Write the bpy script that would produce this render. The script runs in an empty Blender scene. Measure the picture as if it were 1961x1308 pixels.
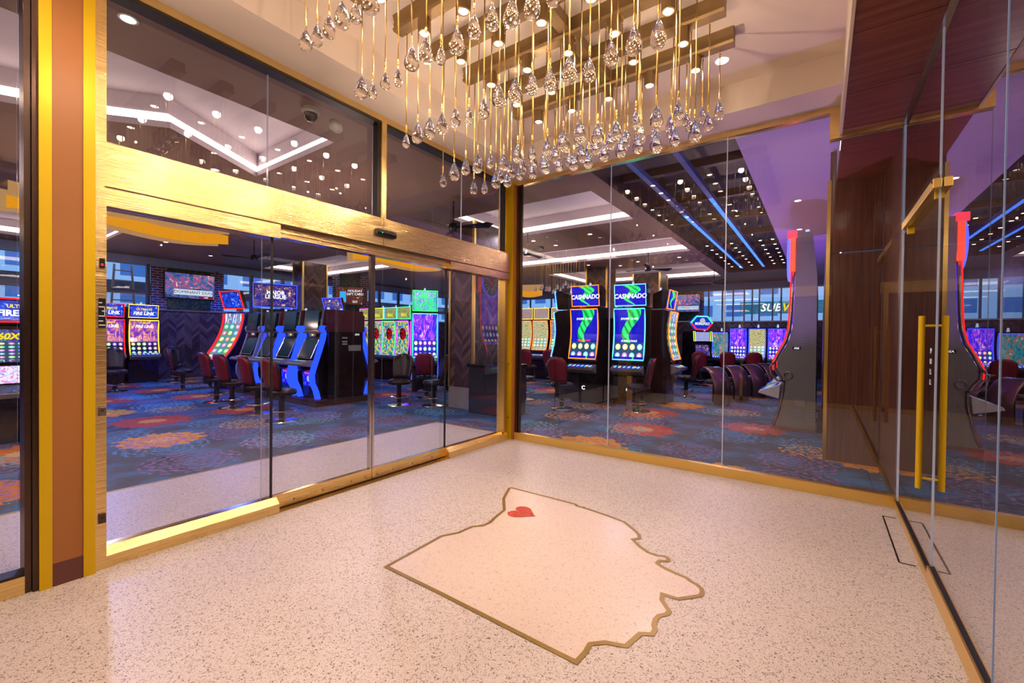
import bpy, bmesh, math, random
from mathutils import Vector, Matrix
random.seed(7)
PI = math.pi
SC = bpy.context.scene
COL = SC.collection

# ------------------------------------------------------------ colour helpers
def lin(c):
    out = []
    for v in c[:3]:
        v = v / 255.0
        out.append(v / 12.92 if v <= 0.04045 else ((v + 0.055) / 1.055) ** 2.4)
    return (out[0], out[1], out[2], 1.0)

class NT:
    """tiny node tree helper"""
    def __init__(s, name):
        s.m = bpy.data.materials.new(name); s.m.use_nodes = True
        s.t = s.m.node_tree; s.t.nodes.clear()
        s.out = s.n('ShaderNodeOutputMaterial')
    def n(s, typ, **kw):
        nd = s.t.nodes.new(typ)
        for k, v in kw.items():
            if k.startswith('i_'):
                key = k[2:].replace('_', ' ')
                nd.inputs[key].default_value = v
            else:
                setattr(nd, k, v)
        return nd
    def l(s, a, b): s.t.links.new(a, b)
    def put(s, sock, v):
        if isinstance(v, bpy.types.NodeSocket): s.l(v, sock)
        else: sock.default_value = v
    def math(s, op, a, b=0.0, c=0.0, clamp=False):
        nd = s.t.nodes.new('ShaderNodeMath'); nd.operation = op; nd.use_clamp = clamp
        s.put(nd.inputs[0], a); s.put(nd.inputs[1], b); s.put(nd.inputs[2], c)
        return nd.outputs[0]
    def mix(s, f, a, b, blend='MIX'):
        nd = s.t.nodes.new('ShaderNodeMix'); nd.data_type = 'RGBA'; nd.blend_type = blend
        s.put(nd.inputs[0], f); s.put(nd.inputs[6], a); s.put(nd.inputs[7], b)
        return nd.outputs[2]
    def ramp(s, f, stops, interp='LINEAR'):
        nd = s.t.nodes.new('ShaderNodeValToRGB'); cr = nd.color_ramp; cr.interpolation = interp
        while len(cr.elements) < len(stops): cr.elements.new(0.5)
        for e, (p, c) in zip(cr.elements, stops):
            e.position = p; e.color = c if len(c) == 4 else (*c, 1)
        s.put(nd.inputs[0], f)
        return nd.outputs[0]
    def coords(s, kind='Object'):
        return s.n('ShaderNodeTexCoord').outputs[kind]
    def sep(s, v):
        nd = s.n('ShaderNodeSeparateXYZ'); s.l(v, nd.inputs[0]); return nd.outputs
    def comb(s, x, y, z=0.0):
        nd = s.n('ShaderNodeCombineXYZ'); s.put(nd.inputs[0], x); s.put(nd.inputs[1], y); s.put(nd.inputs[2], z)
        return nd.outputs[0]
    def mapping(s, v, scale=(1, 1, 1), loc=(0, 0, 0), rot=(0, 0, 0)):
        nd = s.n('ShaderNodeMapping'); s.l(v, nd.inputs[0])
        nd.inputs['Scale'].default_value = scale; nd.inputs['Location'].default_value = loc; nd.inputs['Rotation'].default_value = rot
        return nd.outputs[0]
    def noise(s, v, scale=5.0, detail=3.0, rough=0.5, dist=0.0):
        nd = s.n('ShaderNodeTexNoise'); s.l(v, nd.inputs['Vector'])
        nd.inputs['Scale'].default_value = scale; nd.inputs['Detail'].default_value = detail
        nd.inputs['Roughness'].default_value = rough; nd.inputs['Distortion'].default_value = dist
        return nd
    def voronoi(s, v, scale=5.0, feature='F1', rnd=1.0, dims='3D'):
        nd = s.n('ShaderNodeTexVoronoi', feature=feature, voronoi_dimensions=dims); s.l(v, nd.inputs['Vector'])
        nd.inputs['Scale'].default_value = scale; nd.inputs['Randomness'].default_value = rnd
        return nd
    def bsdf(s, **kw):
        b = s.n('ShaderNodeBsdfPrincipled')
        for k, v in kw.items():
            s.put(b.inputs[k.replace('_', ' ')], v)
        s.l(b.outputs[0], s.out.inputs[0]); return b
    def bump(s, h, strength=0.2, dist=0.01):
        nd = s.n('ShaderNodeBump'); s.l(h, nd.inputs['Height'])
        nd.inputs['Strength'].default_value = strength; nd.inputs['Distance'].default_value = dist
        return nd.outputs[0]

M = {}
def simple(name, rgb, rough=0.5, metal=0.0, spec=0.5, emis=None, estr=0.0, noise=0.06, nscale=8.0, coat=0.0):
    if name in M: return M[name]
    t = NT(name)
    c = lin(rgb)
    if noise > 0:
        nz = t.noise(t.coords(), nscale, 2.0).outputs[0]
        d = tuple(v * (1 - noise * 2) for v in c[:3]) + (1,)
        h = tuple(min(1, v * (1 + noise * 2)) for v in c[:3]) + (1,)
        col = t.mix(nz, d, h)
    else: col = c
    kw = dict(Base_Color=col, Roughness=rough, Metallic=metal)
    b = t.bsdf(**kw)
    b.inputs['Specular IOR Level'].default_value = spec
    b.inputs['Coat Weight'].default_value = coat
    if emis:
        b.inputs['Emission Color'].default_value = lin(emis); b.inputs['Emission Strength'].default_value = estr
    M[name] = t.m
    return t.m
def glow(name, rgb, s):
    if name in M: return M[name]
    t = NT(name)
    nz = t.noise(t.coords(), 30.0, 1.0).outputs[0]
    c = lin(rgb)
    e = t.n('ShaderNodeEmission'); t.l(t.mix(nz, tuple(v * .85 for v in c[:3]) + (1,), c), e.inputs[0]); e.inputs[1].default_value = s
    t.l(e.outputs[0], t.out.inputs[0]); M[name] = t.m
    return t.m

# ------------------------------------------------------------ materials
def mk_gold(name, rgb, rough, streak=(60, 60, 1.2), dark=0.8, metal=1.0, aniso=0.5, brush=False):
    t = NT(name)
    c = lin(rgb)
    v = t.mapping(t.coords(), scale=streak)
    nz = t.noise(v, 4.0, 3.0).outputs[0]
    col = t.mix(nz, tuple(x * dark for x in c[:3]) + (1,), c)
    r = t.math('MULTIPLY_ADD', nz, 0.12, rough - 0.06)
    b = t.bsdf(Base_Color=col, Roughness=r, Metallic=metal)
    b.inputs['Anisotropic'].default_value = aniso
    if brush:
        fine = t.noise(t.mapping(t.coords(), scale=(3, 3, 420)), 1.0, 1.0).outputs[0]
        t.l(t.bump(fine, .30, .004), b.inputs['Normal'])
    M[name] = t.m
    return t.m
mk_gold('brushed_gold', (250, 218, 146), 0.20, (2.2, 2.2, .3), .88, brush=True)
mk_gold('satin_gold', (246, 208, 116), 0.33, (3, 3, 40), .92)
mk_gold('yellow_brass', (226, 184, 4), 0.45, (2, 2, 30), .97, metal=.35, aniso=0)
mk_gold('rod_gold', (240, 198, 112), 0.3, (5, 5, 5), .9, aniso=0)
mk_gold('bronze_rail', (164, 134, 88), 0.4, (40, 2, 2), .85, metal=.6, aniso=.3)
mk_gold('inlay_brass', (176, 142, 74), 0.35, (8, 8, 8), .8, metal=.45, aniso=0)
mk_gold('chrome', (210, 205, 205), 0.14, (5, 5, 5), .8, aniso=0)
mk_gold('dark_bronze', (96, 76, 66), 0.35, (3, 3, 30), .8, aniso=0)
simple('pier_brown', (166, 104, 46), .5, noise=.02, nscale=1.5)
simple('pier_base', (104, 56, 48), .45)
simple('gasket', (24, 20, 22), .5)
simple('black_plastic', (22, 22, 26), .35)
simple('black_gloss', (12, 12, 18), .15)
simple('charcoal', (138, 135, 130), .45, noise=.04)
simple('maroon_panel', (70, 22, 34), .35)
simple('grey_plastic', (150, 150, 158), .4)
simple('white_plastic', (225, 225, 222), .4)
simple('leather_black', (40, 32, 36), .33, nscale=40)
simple('leather_burgundy', (128, 28, 42), .4, nscale=30)
simple('shell_bronze', (120, 92, 92), .28, metal=.75)
simple('marble', (150, 136, 130), .3, noise=.15, nscale=5)
simple('plinth_brown', (70, 48, 38), .5)
simple('podium_black', (30, 28, 38), .3)
simple('plaster_cream', (226, 206, 184), .85, noise=.015, nscale=1.0)
simple('plaster_lilac', (196, 186, 200), .8, noise=.02, nscale=1.0)
simple('hall_soffit', (138, 108, 92), .6, noise=.05, nscale=1.0)
simple('hall_purple', (190, 168, 205), .6, noise=.03, nscale=.7)
simple('hall_dark', (38, 32, 40), .5)
simple('hall_blue_beam', (70, 100, 170), .4)
simple('steel_window', (70, 84, 100), .4, metal=.2)
simple('window_band', (44, 78, 118), .6)
simple('fan_black', (22, 20, 24), .4)
simple('red_button', (210, 20, 24), .4)
simple('white_cover', (200, 196, 190), .5)
glow('lamp_white', (255, 236, 206), 26.0)
glow('downlight', (255, 232, 200), 9.0)
glow('hall_light', (255, 240, 222), 6.0)
glow('cove', (255, 226, 206), 7.0)
glow('led_blue', (70, 130, 255), 2.2)
glow('amber', (246, 160, 30), 1.05)
glow('amber_soft', (226, 168, 110), .75)
glow('text_white', (245, 248, 255), 1.6)
glow('text_dark_blue', (14, 30, 80), .4)
glow('text_yellow', (250, 220, 30), 1.4)
glow('text_silver', (214, 214, 222), 1.0)
glow('text_red', (255, 70, 40), 1.6)
glow('candle', (200, 220, 255), 1.2)
NEON = {'red': (255, 30, 30), 'orange': (255, 120, 36), 'yellow': (255, 196, 60), 'blue': (48, 60, 255), 'cyan': (90, 200, 255),
        'green': (50, 255, 120), 'purple': (190, 60, 255), 'lime': (190, 230, 60), 'pink': (255, 90, 190)}
def neon(c): return glow('neon_' + c, NEON[c], 3.2 if c not in ('blue',) else 4.0)

def mk_terrazzo(name, base, chip1, chip2, dens=.5, rough=.28):
    t = NT(name); v = t.coords()
    vn = t.noise(v, 60, 2).outputs[1]
    vv = t.mix(.04, v, vn)
    a = t.voronoi(vv, 118, 'F1'); d = a.outputs['Distance']; cc = t.sep(a.outputs['Color'])
    m1 = t.math('MULTIPLY', t.math('LESS_THAN', d, t.math('MULTIPLY_ADD', cc[2], .34, .17)), t.math('LESS_THAN', cc[0], dens * .62))
    a2 = t.voronoi(vv, 230, 'F1'); d2 = a2.outputs['Distance']; c2 = t.sep(a2.outputs['Color'])
    m2 = t.math('MULTIPLY', t.math('LESS_THAN', d2, .38), t.math('LESS_THAN', c2[1], dens * .5))
    big = t.noise(v, 1.3, 3).outputs[0]
    c = lin(base)
    col = t.mix(big, tuple(x * .93 for x in c[:3]) + (1,), c)
    chip = t.mix(cc[1], lin(chip1), lin(chip2))
    col = t.mix(t.math('MULTIPLY', m2, .7), col, lin(chip2))
    col = t.mix(t.math('MULTIPLY', m1, .9), col, chip)
    wm = t.math('MULTIPLY', t.math('GREATER_THAN', c2[0], .965), t.math('LESS_THAN', d2, .3))
    col = t.mix(wm, col, lin((255, 250, 240)))
    t.bsdf(Base_Color=col, Roughness=rough)
    M[name] = t.m
mk_terrazzo('terrazzo', (230, 213, 200), (62, 46, 42), (134, 104, 88), .95, rough=.4)
mk_terrazzo('terrazzo_light', (240, 216, 198), (176, 146, 130), (206, 178, 160), .5)
def mk_glitter():
    t = NT('red_glitter'); v = t.coords(); a = t.voronoi(v, 190); cc = t.sep(a.outputs['Color'])
    col = t.ramp(cc[0], [(0, lin((130, 18, 14))), (.55, lin((206, 44, 30))), (.9, lin((255, 120, 80)))])
    t.bsdf(Base_Color=col, Roughness=.4); M['red_glitter'] = t.m
mk_glitter()

def mk_carpet():
    t = NT('carpet'); v = t.coords()
    warp = t.noise(v, 5.0, 4, .6).outputs[1]
    vv = t.mix(.10, v, warp)
    fine = t.noise(v, 2.2, 3).outputs[0]
    base = t.ramp(fine, [(.3, lin((34, 44, 60))), (.5, lin((44, 70, 98))), (.62, lin((24, 104, 156))), (.75, lin((60, 66, 92)))])
    col = base
    def layer(col, scale, off, rmin, rmax, palette, outline, thr):
        p = t.mapping(vv, scale=(1, 1, 0), loc=off)
        a = t.voronoi(p, scale, 'F1', .55, '2D'); d = a.outputs['Distance']; cc = t.sep(a.outputs['Color'])
        # local vector from the cell centre gives the petal angle
        sub = t.n('ShaderNodeVectorMath', operation='SUBTRACT')
        sc = t.n('ShaderNodeVectorMath', operation='SCALE'); t.l(p, sc.inputs[0]); sc.inputs[3].default_value = 1.0
        t.l(sc.outputs[0], sub.inputs[0]); t.l(a.outputs['Position'], sub.inputs[1])
        s = t.sep(sub.outputs[0]); ang = t.math('ARCTAN2', s[1], s[0])
        wob = t.noise(v, 9, 3).outputs[0]
        pet = t.math('SINE', t.math('MULTIPLY_ADD', ang, 13.0, t.math('MULTIPLY', wob, 9.0)))
        r = t.math('MULTIPLY_ADD', pet, .035, t.math('MULTIPLY_ADD', cc[1], rmax - rmin, rmin))
        inside = t.math('LESS_THAN', d, r)
        on = t.math('LESS_THAN', cc[2], thr)
        inside = t.math('MULTIPLY', inside, on)
        rings = t.math('SINE', t.math('ADD', t.math('MULTIPLY', d, 62.0), t.math('MULTIPLY', pet, 1.6)))
        line = t.math('GREATER_THAN', t.math('ADD', rings, t.math('MULTIPLY_ADD', wob, 1.2, -.6)), .55)
        pal = t.ramp(cc[0], palette, 'CONSTANT')
        if outline:
            m = t.math('MULTIPLY', inside, line)
            return t.mix(m, col, pal)
        dark = t.mix(.45, pal, lin((60, 40, 50)))
        fill = t.mix(t.math('MULTIPLY', line, .75), pal, dark)
        mid = t.math('LESS_THAN', d, t.math('MULTIPLY', r, .35))
        fill = t.mix(t.math('MULTIPLY', mid, .6), fill, lin((250, 190, 90)))
        return t.mix(inside, col, fill)
    col = layer(col, 1.0, (.3, .2, 0), .36, .46, [(0, lin((90, 170, 180))), (.35, lin((130, 92, 150))), (.7, lin((60, 140, 190)))], True, .95)
    col = layer(col, .72, (3.7, 1.45, 0), .28, .36, [(0, lin((214, 112, 30))), (.3, lin((196, 56, 42))), (.55, lin((232, 150, 40))), (.8, lin((200, 70, 50)))], False, .62)
    col = layer(col, .9, (7.1, 5.2, 0), .3, .36, [(0, lin((224, 160, 60))), (.5, lin((90, 180, 190))), (.75, lin((150, 110, 170)))], True, .4)
    t.bsdf(Base_Color=col, Roughness=.85); M['carpet'] = t.m
mk_carpet()

def mk_wood(name, c1, c2, axis):
    t = NT(name); v = t.coords()
    sc = {'z': (38, 38, 1.1), 'x': (1.1, 38, 38), 'y': (38, 1.1, 38)}[axis]
    p = t.mapping(v, scale=sc)
    nz = t.noise(p, 1.0, 5, .6).outputs[0]
    n2 = t.noise(t.mapping(v, scale=tuple(x * 3 for x in sc)), 1.0, 2).outputs[0]
    col = t.ramp(t.math('MULTIPLY_ADD', n2, .3, t.math('MULTIPLY', nz, .8)), [(.35, lin(c1)), (.75, lin(c2))])
    t.bsdf(Base_Color=col, Roughness=.3, Normal=t.bump(nz, .05)); M[name] = t.m
mk_wood('walnut_vertical', (66, 34, 26), (124, 74, 56), 'z')
mk_wood('walnut_soffit', (92, 42, 30), (150, 84, 62), 'x')

def mk_herring(name, ax=0):
    t = NT(name); v = t.coords(); s = t.sep(v)
    u = t.math('ADD', s[0], s[1]); w = .42
    k = t.math('PINGPONG', u, w / 2)
    z = t.math('SUBTRACT', s[2], k)
    f = t.math('FRACT', t.math('MULTIPLY', z, 9.0))
    fl = t.math('FLOOR', t.math('MULTIPLY', z, 9.0))
    side = t.math('FLOOR', t.math('DIVIDE', u, w / 2))
    wn = t.n('ShaderNodeTexWhiteNoise', noise_dimensions='2D'); t.l(t.comb(fl, side), wn.inputs['Vector'])
    col = t.ramp(wn.outputs['Value'], [(0, lin((52, 32, 34))), (.5, lin((84, 58, 54))), (1, lin((116, 86, 78)))])
    gap = t.math('LESS_THAN', f, .05)
    col = t.mix(gap, col, lin((24, 14, 14)))
    t.bsdf(Base_Color=col, Roughness=.42); M[name] = t.m
mk_herring('herringbone')
def mk_brick():
    t = NT('brick'); v = t.coords(); s = t.sep(v)
    b = t.n('ShaderNodeTexBrick'); t.l(t.comb(t.math('ADD', s[0], s[1]), s[2]), b.inputs['Vector'])
    b.inputs['Scale'].default_value = 1.0; b.inputs['Brick Width'].default_value = .22; b.inputs['Row Height'].default_value = .075
    b.inputs['Mortar Size'].default_value = .011; b.inputs['Color1'].default_value = lin((92, 44, 40)); b.inputs['Color2'].default_value = lin((64, 30, 32))
    b.inputs['Mortar'].default_value = lin((150, 160, 200))
    t.bsdf(Base_Color=b.outputs[0], Roughness=.8); M['brick'] = t.m
mk_brick()
def mk_hedge():
    t = NT('moss_panel'); v = t.coords(); a = t.voronoi(v, 24); cc = t.sep(a.outputs['Color'])
    col = t.ramp(cc[0], [(0, lin((10, 26, 18))), (.7, lin((26, 60, 40))), (1, lin((60, 84, 40)))])
    t.bsdf(Base_Color=col, Roughness=.9); M['moss_panel'] = t.m
mk_hedge()
def mk_facade():
    t = NT('facade'); v = t.coords(); s = t.sep(v)
    u = t.math('ADD', s[0], s[1])
    fx = t.math('FRACT', t.math('MULTIPLY', u, .62)); fz = t.math('FRACT', t.math('MULTIPLY', s[2], .85))
    wx = t.math('MULTIPLY', t.math('GREATER_THAN', fx, .22), t.math('LESS_THAN', fx, .78))
    wz = t.math('MULTIPLY', t.math('GREATER_THAN', fz, .3), t.math('LESS_THAN', fz, .85))
    w = t.math('MULTIPLY', wx, wz)
    col = t.mix(w, lin((140, 184, 240)), lin((56, 108, 190)))
    e = t.n('ShaderNodeEmission'); t.l(col, e.inputs[0]); e.inputs[1].default_value = .95  # emission stands in for daylight on the building
    d = t.n('ShaderNodeBsdfDiffuse'); t.l(col, d.inputs[0])
    ad = t.n('ShaderNodeAddShader'); t.l(e.outputs[0], ad.inputs[0]); t.l(d.outputs[0], ad.inputs[1])
    t.l(ad.outputs[0], t.out.inputs[0]); M['facade'] = t.m
mk_facade()

def mk_glass(name, tint, r0):
    t = NT(name)
    lw = t.n('ShaderNodeLayerWeight'); lw.inputs[0].default_value = .5
    f5 = t.math('POWER', lw.outputs['Facing'], 5.0)
    r = t.math('MULTIPLY_ADD', f5, 1 - r0, r0)
    r2 = t.math('DIVIDE', t.math('MULTIPLY', r, 2.0), t.math('ADD', r, 1.0), clamp=True)
    tr = t.n('ShaderNodeBsdfTransparent'); tr.inputs[0].default_value = tint
    gl = t.n('ShaderNodeBsdfGlossy'); gl.inputs['Roughness'].default_value = 0.0; gl.inputs[0].default_value = (1, 1, 1, 1)
    mx = t.n('ShaderNodeMixShader'); t.l(r2, mx.inputs[0]); t.l(tr.outputs[0], mx.inputs[1]); t.l(gl.outputs[0], mx.inputs[2])
    t.l(mx.outputs[0], t.out.inputs[0]); M[name] = t.m
mk_glass('pane_glass', (.90, .92, .92, 1), .055)
mk_glass('pane_glass_side', (.8, .82, .84, 1), .075)
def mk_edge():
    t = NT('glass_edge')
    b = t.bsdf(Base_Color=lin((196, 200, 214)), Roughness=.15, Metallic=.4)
    b.inputs['Emission Color'].default_value = lin((190, 200, 225)); b.inputs['Emission Strength'].default_value = .12  # faint added glow paints the bright line along a sheet edge
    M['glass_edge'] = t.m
mk_edge()
def mk_crystal():
    t = NT('crystal')
    g = t.n('ShaderNodeBsdfGlass'); g.inputs['IOR'].default_value = 1.5; g.inputs['Roughness'].default_value = 0.0
    g.inputs[0].default_value = (1, .99, .98, 1)
    v = t.voronoi(t.coords(), 85, 'SMOOTH_F1'); t.l(t.bump(v.outputs['Distance'], .35, .004), g.inputs['Normal'])
    t.l(g.outputs[0], t.out.inputs[0]); M['crystal'] = t.m
mk_crystal()

def mk_screen(name, a, b, c, grid=(5, 3), split=.4, estr=1.6, seed=0.0, style='swirl', hue=None):
    """animated-looking game art: u across, v up in the UV map"""
    if name in M: return M[name]
    t = NT(name); uv = t.coords('UV'); s = t.sep(uv)
    off = t.mapping(uv, loc=(seed, seed * 1.7, 0))
    if style == 'swirl':
        w = t.math('SINE', t.math('MULTIPLY_ADD', s[1], 7.5, seed))
        cx = t.math('MULTIPLY_ADD', w, .16, .52)
        dd = t.math('ABSOLUTE', t.math('SUBTRACT', s[0], cx))
        wd = t.math('MULTIPLY_ADD', s[1], .22, .02)
        m = t.math('LESS_THAN', dd, wd)
        lines = t.math('SINE', t.math('MULTIPLY_ADD', t.math('ADD', s[0], s[1]), 26.0, t.math('MULTIPLY', t.noise(off, 4, 2).outputs[0], 8.0)))
        gcol = t.mix(t.math('MULTIPLY_ADD', lines, .5, .5), lin(b), lin(c))
        nz = t.noise(off, 7, 4).outputs[0]
        col = t.mix(m, t.mix(nz, lin(a), tuple(x * .35 for x in lin(a)[:3]) + (1,)), gcol)
    elif style == 'crest':
        dx = t.math('ABSOLUTE', t.math('SUBTRACT', s[0], .5)); fy = t.math('FRACT', t.math('MULTIPLY', s[1], 2.4))
        rr = t.math('ADD', t.math('MULTIPLY', dx, 1.6), t.math('ABSOLUTE', t.math('SUBTRACT', fy, .5)))
        st = t.math('SINE', t.math('ADD', t.math('MULTIPLY', rr, 34.0), t.math('MULTIPLY', t.noise(off, 8, 3).outputs[0], 9.0)))
        col = t.ramp(t.math('MULTIPLY_ADD', st, .5, .5), [(.1, lin(a)), (.5, lin(b)), (.9, lin(c))])
    elif style == 'scene':
        nz = t.noise(t.mapping(off, scale=(1, .6, 1)), 6.0, 4, .65, 1.6)
        col = t.ramp(nz.outputs[0], [(.3, lin(a)), (.48, lin(b)), (.6, lin(c)), (.72, lin((250, 250, 255)))])
    elif style == 'heart':
        dx = t.math('SUBTRACT', s[0], .5); dy = t.math('SUBTRACT', s[1], .66)
        rr = t.math('SQRT', t.math('ADD', t.math('MULTIPLY', dx, dx), t.math('MULTIPLY', t.math('MULTIPLY', dy, dy), 2.6)))
        vv = t.voronoi(off, 22, 'F1'); vc = t.sep(vv.outputs['Color'])
        other = t.ramp(vc[0], [(0, lin(a)), (.45, lin(b)), (.8, lin(c))], 'CONSTANT')
        dots = t.mix(t.math('LESS_THAN', vv.outputs['Distance'], .42), lin((40, 0, 10)), lin((230, 24, 40)))
        col = t.mix(t.math('LESS_THAN', rr, .26), other, dots)
    else:
        col = t.mix(s[1], lin(a), lin(b))
    if grid:
        gx, gy = grid
        gv = t.math('DIVIDE', s[1], split)
        cu = t.math('MULTIPLY', s[0], gx); cv = t.math('MULTIPLY', gv, gy)
        wn = t.n('ShaderNodeTexWhiteNoise', noise_dimensions='3D')
        t.l(t.comb(t.math('FLOOR', cu), t.math('FLOOR', cv), seed), wn.inputs['Vector'])
        fx = t.math('SUBTRACT', t.math('FRACT', cu), .5); fy = t.math('SUBTRACT', t.math('FRACT', cv), .5)
        dist = t.math('SQRT', t.math('ADD', t.math('MULTIPLY', fx, fx), t.math('MULTIPLY', fy, fy)))
        disc = t.math('LESS_THAN', dist, .34)
        hs = t.n('ShaderNodeCombineColor', mode='HSV'); t.l(wn.outputs['Value'], hs.inputs[0]); hs.inputs[1].default_value = .75; hs.inputs[2].default_value = 1.0
        inner = t.mix(t.math('LESS_THAN', dist, .15), hs.outputs[0], (1, 1, 1, 1))
        cell = t.mix(disc, hue if hue else tuple(x * .5 for x in lin(a)[:3]) + (1,), inner)
        ins = t.math('MULTIPLY', t.math('LESS_THAN', s[1], split), t.math('GREATER_THAN', s[1], .06))
        col = t.mix(ins, col, cell)
    e = t.n('ShaderNodeEmission'); t.l(col, e.inputs[0]); e.inputs[1].default_value = estr
    gl = t.n('ShaderNodeBsdfGlossy'); gl.inputs['Roughness'].default_value = .1; gl.inputs[0].default_value = (.05, .05, .05, 1)
    ad = t.n('ShaderNodeAddShader'); t.l(e.outputs[0], ad.inputs[0]); t.l(gl.outputs[0], ad.inputs[1])
    t.l(ad.outputs[0], t.out.inputs[0]); M[name] = t.m
    return t.m

# ------------------------------------------------------------ mesh helpers
class MB:
    def __init__(s): s.v = []; s.f = []; s.uv = {}; s.mi = []
    def box(s, x0, x1, y0, y1, z0, z1, mi=0):
        b = len(s.v)
        s.v += [(x0, y0, z0), (x1, y0, z0), (x1, y1, z0), (x0, y1, z0), (x0, y0, z1), (x1, y0, z1), (x1, y1, z1), (x0, y1, z1)]
        for f in ((0, 3, 2, 1), (4, 5, 6, 7), (0, 1, 5, 4), (1, 2, 6, 5), (2, 3, 7, 6), (3, 0, 4, 7)):
            s.f.append(tuple(b + i for i in f)); s.mi.append(mi)
        return s
    def poly(s, pts, mi=0, uv=None):
        b = len(s.v); s.v += [tuple(p) for p in pts]; s.f.append(tuple(range(b, b + len(pts)))); s.mi.append(mi)
        if uv: s.uv[len(s.f) - 1] = uv
        return s
    def extrude(s, prof, x0, x1, mi=0):
        """profile [(y,z)] swept along x"""
        n = len(prof); b = len(s.v)
        s.v += [(x0, y, z) for y, z in prof] + [(x1, y, z) for y, z in prof]
        for i in range(n):
            j = (i + 1) % n
            s.f.append((b + i, b + j, b + n + j, b + n + i)); s.mi.append(mi)
        s.f.append(tuple(b + i for i in reversed(range(n)))); s.mi.append(mi)
        s.f.append(tuple(b + n + i for i in range(n))); s.mi.append(mi)
        return s
    def lathe(s, prof, n=16, c=(0, 0, 0), mi=0, sx=1, sy=1):
        """profile [(r,z)] about z"""
        b = len(s.v); k = len(prof)
        for r, z in prof:
            for i in range(n):
                a = 2 * PI * i / n
                s.v.append((c[0] + r * sx * math.cos(a), c[1] + r * sy * math.sin(a), c[2] + z))
        for j in range(k - 1):
            for i in range(n):
                i2 = (i + 1) % n
                s.f.append((b + j * n + i, b + j * n + i2, b + (j + 1) * n + i2, b + (j + 1) * n + i)); s.mi.append(mi)
        if prof[0][0] > 1e-6: s.f.append(tuple(b + i for i in reversed(range(n)))); s.mi.append(mi)
        if prof[-1][0] > 1e-6: s.f.append(tuple(b + (k - 1) * n + i for i in range(n))); s.mi.append(mi)
        return s
    def tube(s, pts, r, n=6, closed=False, mi=0):
        pts = [Vector(p) for p in pts]; m = len(pts); b = len(s.v)
        prev = None
        for i, p in enumerate(pts):
            if closed: d = pts[(i + 1) % m] - pts[i - 1]
            else: d = pts[min(i + 1, m - 1)] - pts[max(i - 1, 0)]
            if d.length < 1e-9: d = Vector((0, 0, 1))
            d.normalize()
            if prev is None:
                up = Vector((0, 0, 1)) if abs(d.z) < .9 else Vector((1, 0, 0))
                nrm = d.cross(up).normalized()
            else:
                nrm = (prev - d * prev.dot(d))
                nrm = nrm.normalized() if nrm.length > 1e-6 else d.orthogonal().normalized()
            prev = nrm; bi = d.cross(nrm)
            for k in range(n):
                a = 2 * PI * k / n
                s.v.append(tuple(p + nrm * (r * math.cos(a)) + bi * (r * math.sin(a))))
        for i in range(m if closed else m - 1):
            i2 = (i + 1) % m
            for k in range(n):
                k2 = (k + 1) % n
                s.f.append((b + i * n + k, b + i * n + k2, b + i2 * n + k2, b + i2 * n + k)); s.mi.append(mi)
        if not closed:
            s.f.append(tuple(b + k for k in reversed(range(n)))); s.mi.append(mi)
            s.f.append(tuple(b + (m - 1) * n + k for k in range(n))); s.mi.append(mi)
        return s
    def strip(s, prof, w, off=0.0, mi=0):
        """screen surface following a (y,z) profile, with UVs; facing -y"""
        L = [0]
        for i in range(1, len(prof)): L.append(L[-1] + math.dist(prof[i], prof[i - 1]))
        T = L[-1]
        for i in range(len(prof) - 1):
            (y0, z0), (y1, z1) = prof[i], prof[i + 1]
            s.poly([(-w / 2, y0 - off, z0), (w / 2, y0 - off, z0), (w / 2, y1 - off, z1), (-w / 2, y1 - off, z1)], mi,
                   [(0, L[i] / T), (1, L[i] / T), (1, L[i + 1] / T), (0, L[i + 1] / T)])
        return s
    def build(s, name, mats, parent=None, smooth=False, bevel=0.0, loc=(0, 0, 0), rot=(0, 0, 0)):
        me = bpy.data.meshes.new(name)
        me.from_pydata(s.v, [], s.f)
        if not isinstance(mats, (list, tuple)): mats = [mats]
        for m in mats: me.materials.append(M[m] if isinstance(m, str) else m)
        for i, p in enumerate(me.polygons):
            p.material_index = s.mi[i]; p.use_smooth = smooth
        if s.uv:
            ul = me.uv_layers.new(name='UVMap')
            for fi, uvs in s.uv.items():
                for li, uvc in zip(me.polygons[fi].loop_indices, uvs): ul.data[li].uv = uvc
        me.update()
        o = bpy.data.objects.new(name, me); COL.objects.link(o)
        o.location = loc; o.rotation_euler = rot
        if parent is not None: o.parent = parent
        if bevel > 0:
            bm = o.modifiers.new('bevel', 'BEVEL'); bm.width = bevel; bm.segments = 2; bm.limit_method = 'ANGLE'
        return o

def thing(name, label, cat, loc=(0, 0, 0), rz=0.0, group=None):
    o = bpy.data.objects.new(name, None); COL.objects.link(o)
    o.empty_display_size = .1
    o.location = loc; o.rotation_euler = (0, 0, rz)
    o['label'] = label; o['category'] = cat
    if group: o['group'] = group
    return o
def tag(o, label, cat, group=None):
    o['label'] = label; o['category'] = cat
    if group: o['group'] = group
    return o
def struct(o, label=None, cat=None):
    o['kind'] = 'structure'
    if label: o['label'] = label
    if cat: o['category'] = cat
    return o
def sempty(name, label, cat, loc=(0, 0, 0)):
    return struct(thing(name, label, cat, loc))
def copy_tree(o, parent=None):
    c = o.copy(); COL.objects.link(c)
    if parent is not None: c.parent = parent
    for ch in list(o.children): copy_tree(ch, c)
    return c
def put(o, loc, rz, label=None, group=None):
    o.location = loc; o.rotation_euler = (0, 0, rz)
    if label: o['label'] = label
    if group: o['group'] = group
    return o
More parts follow.
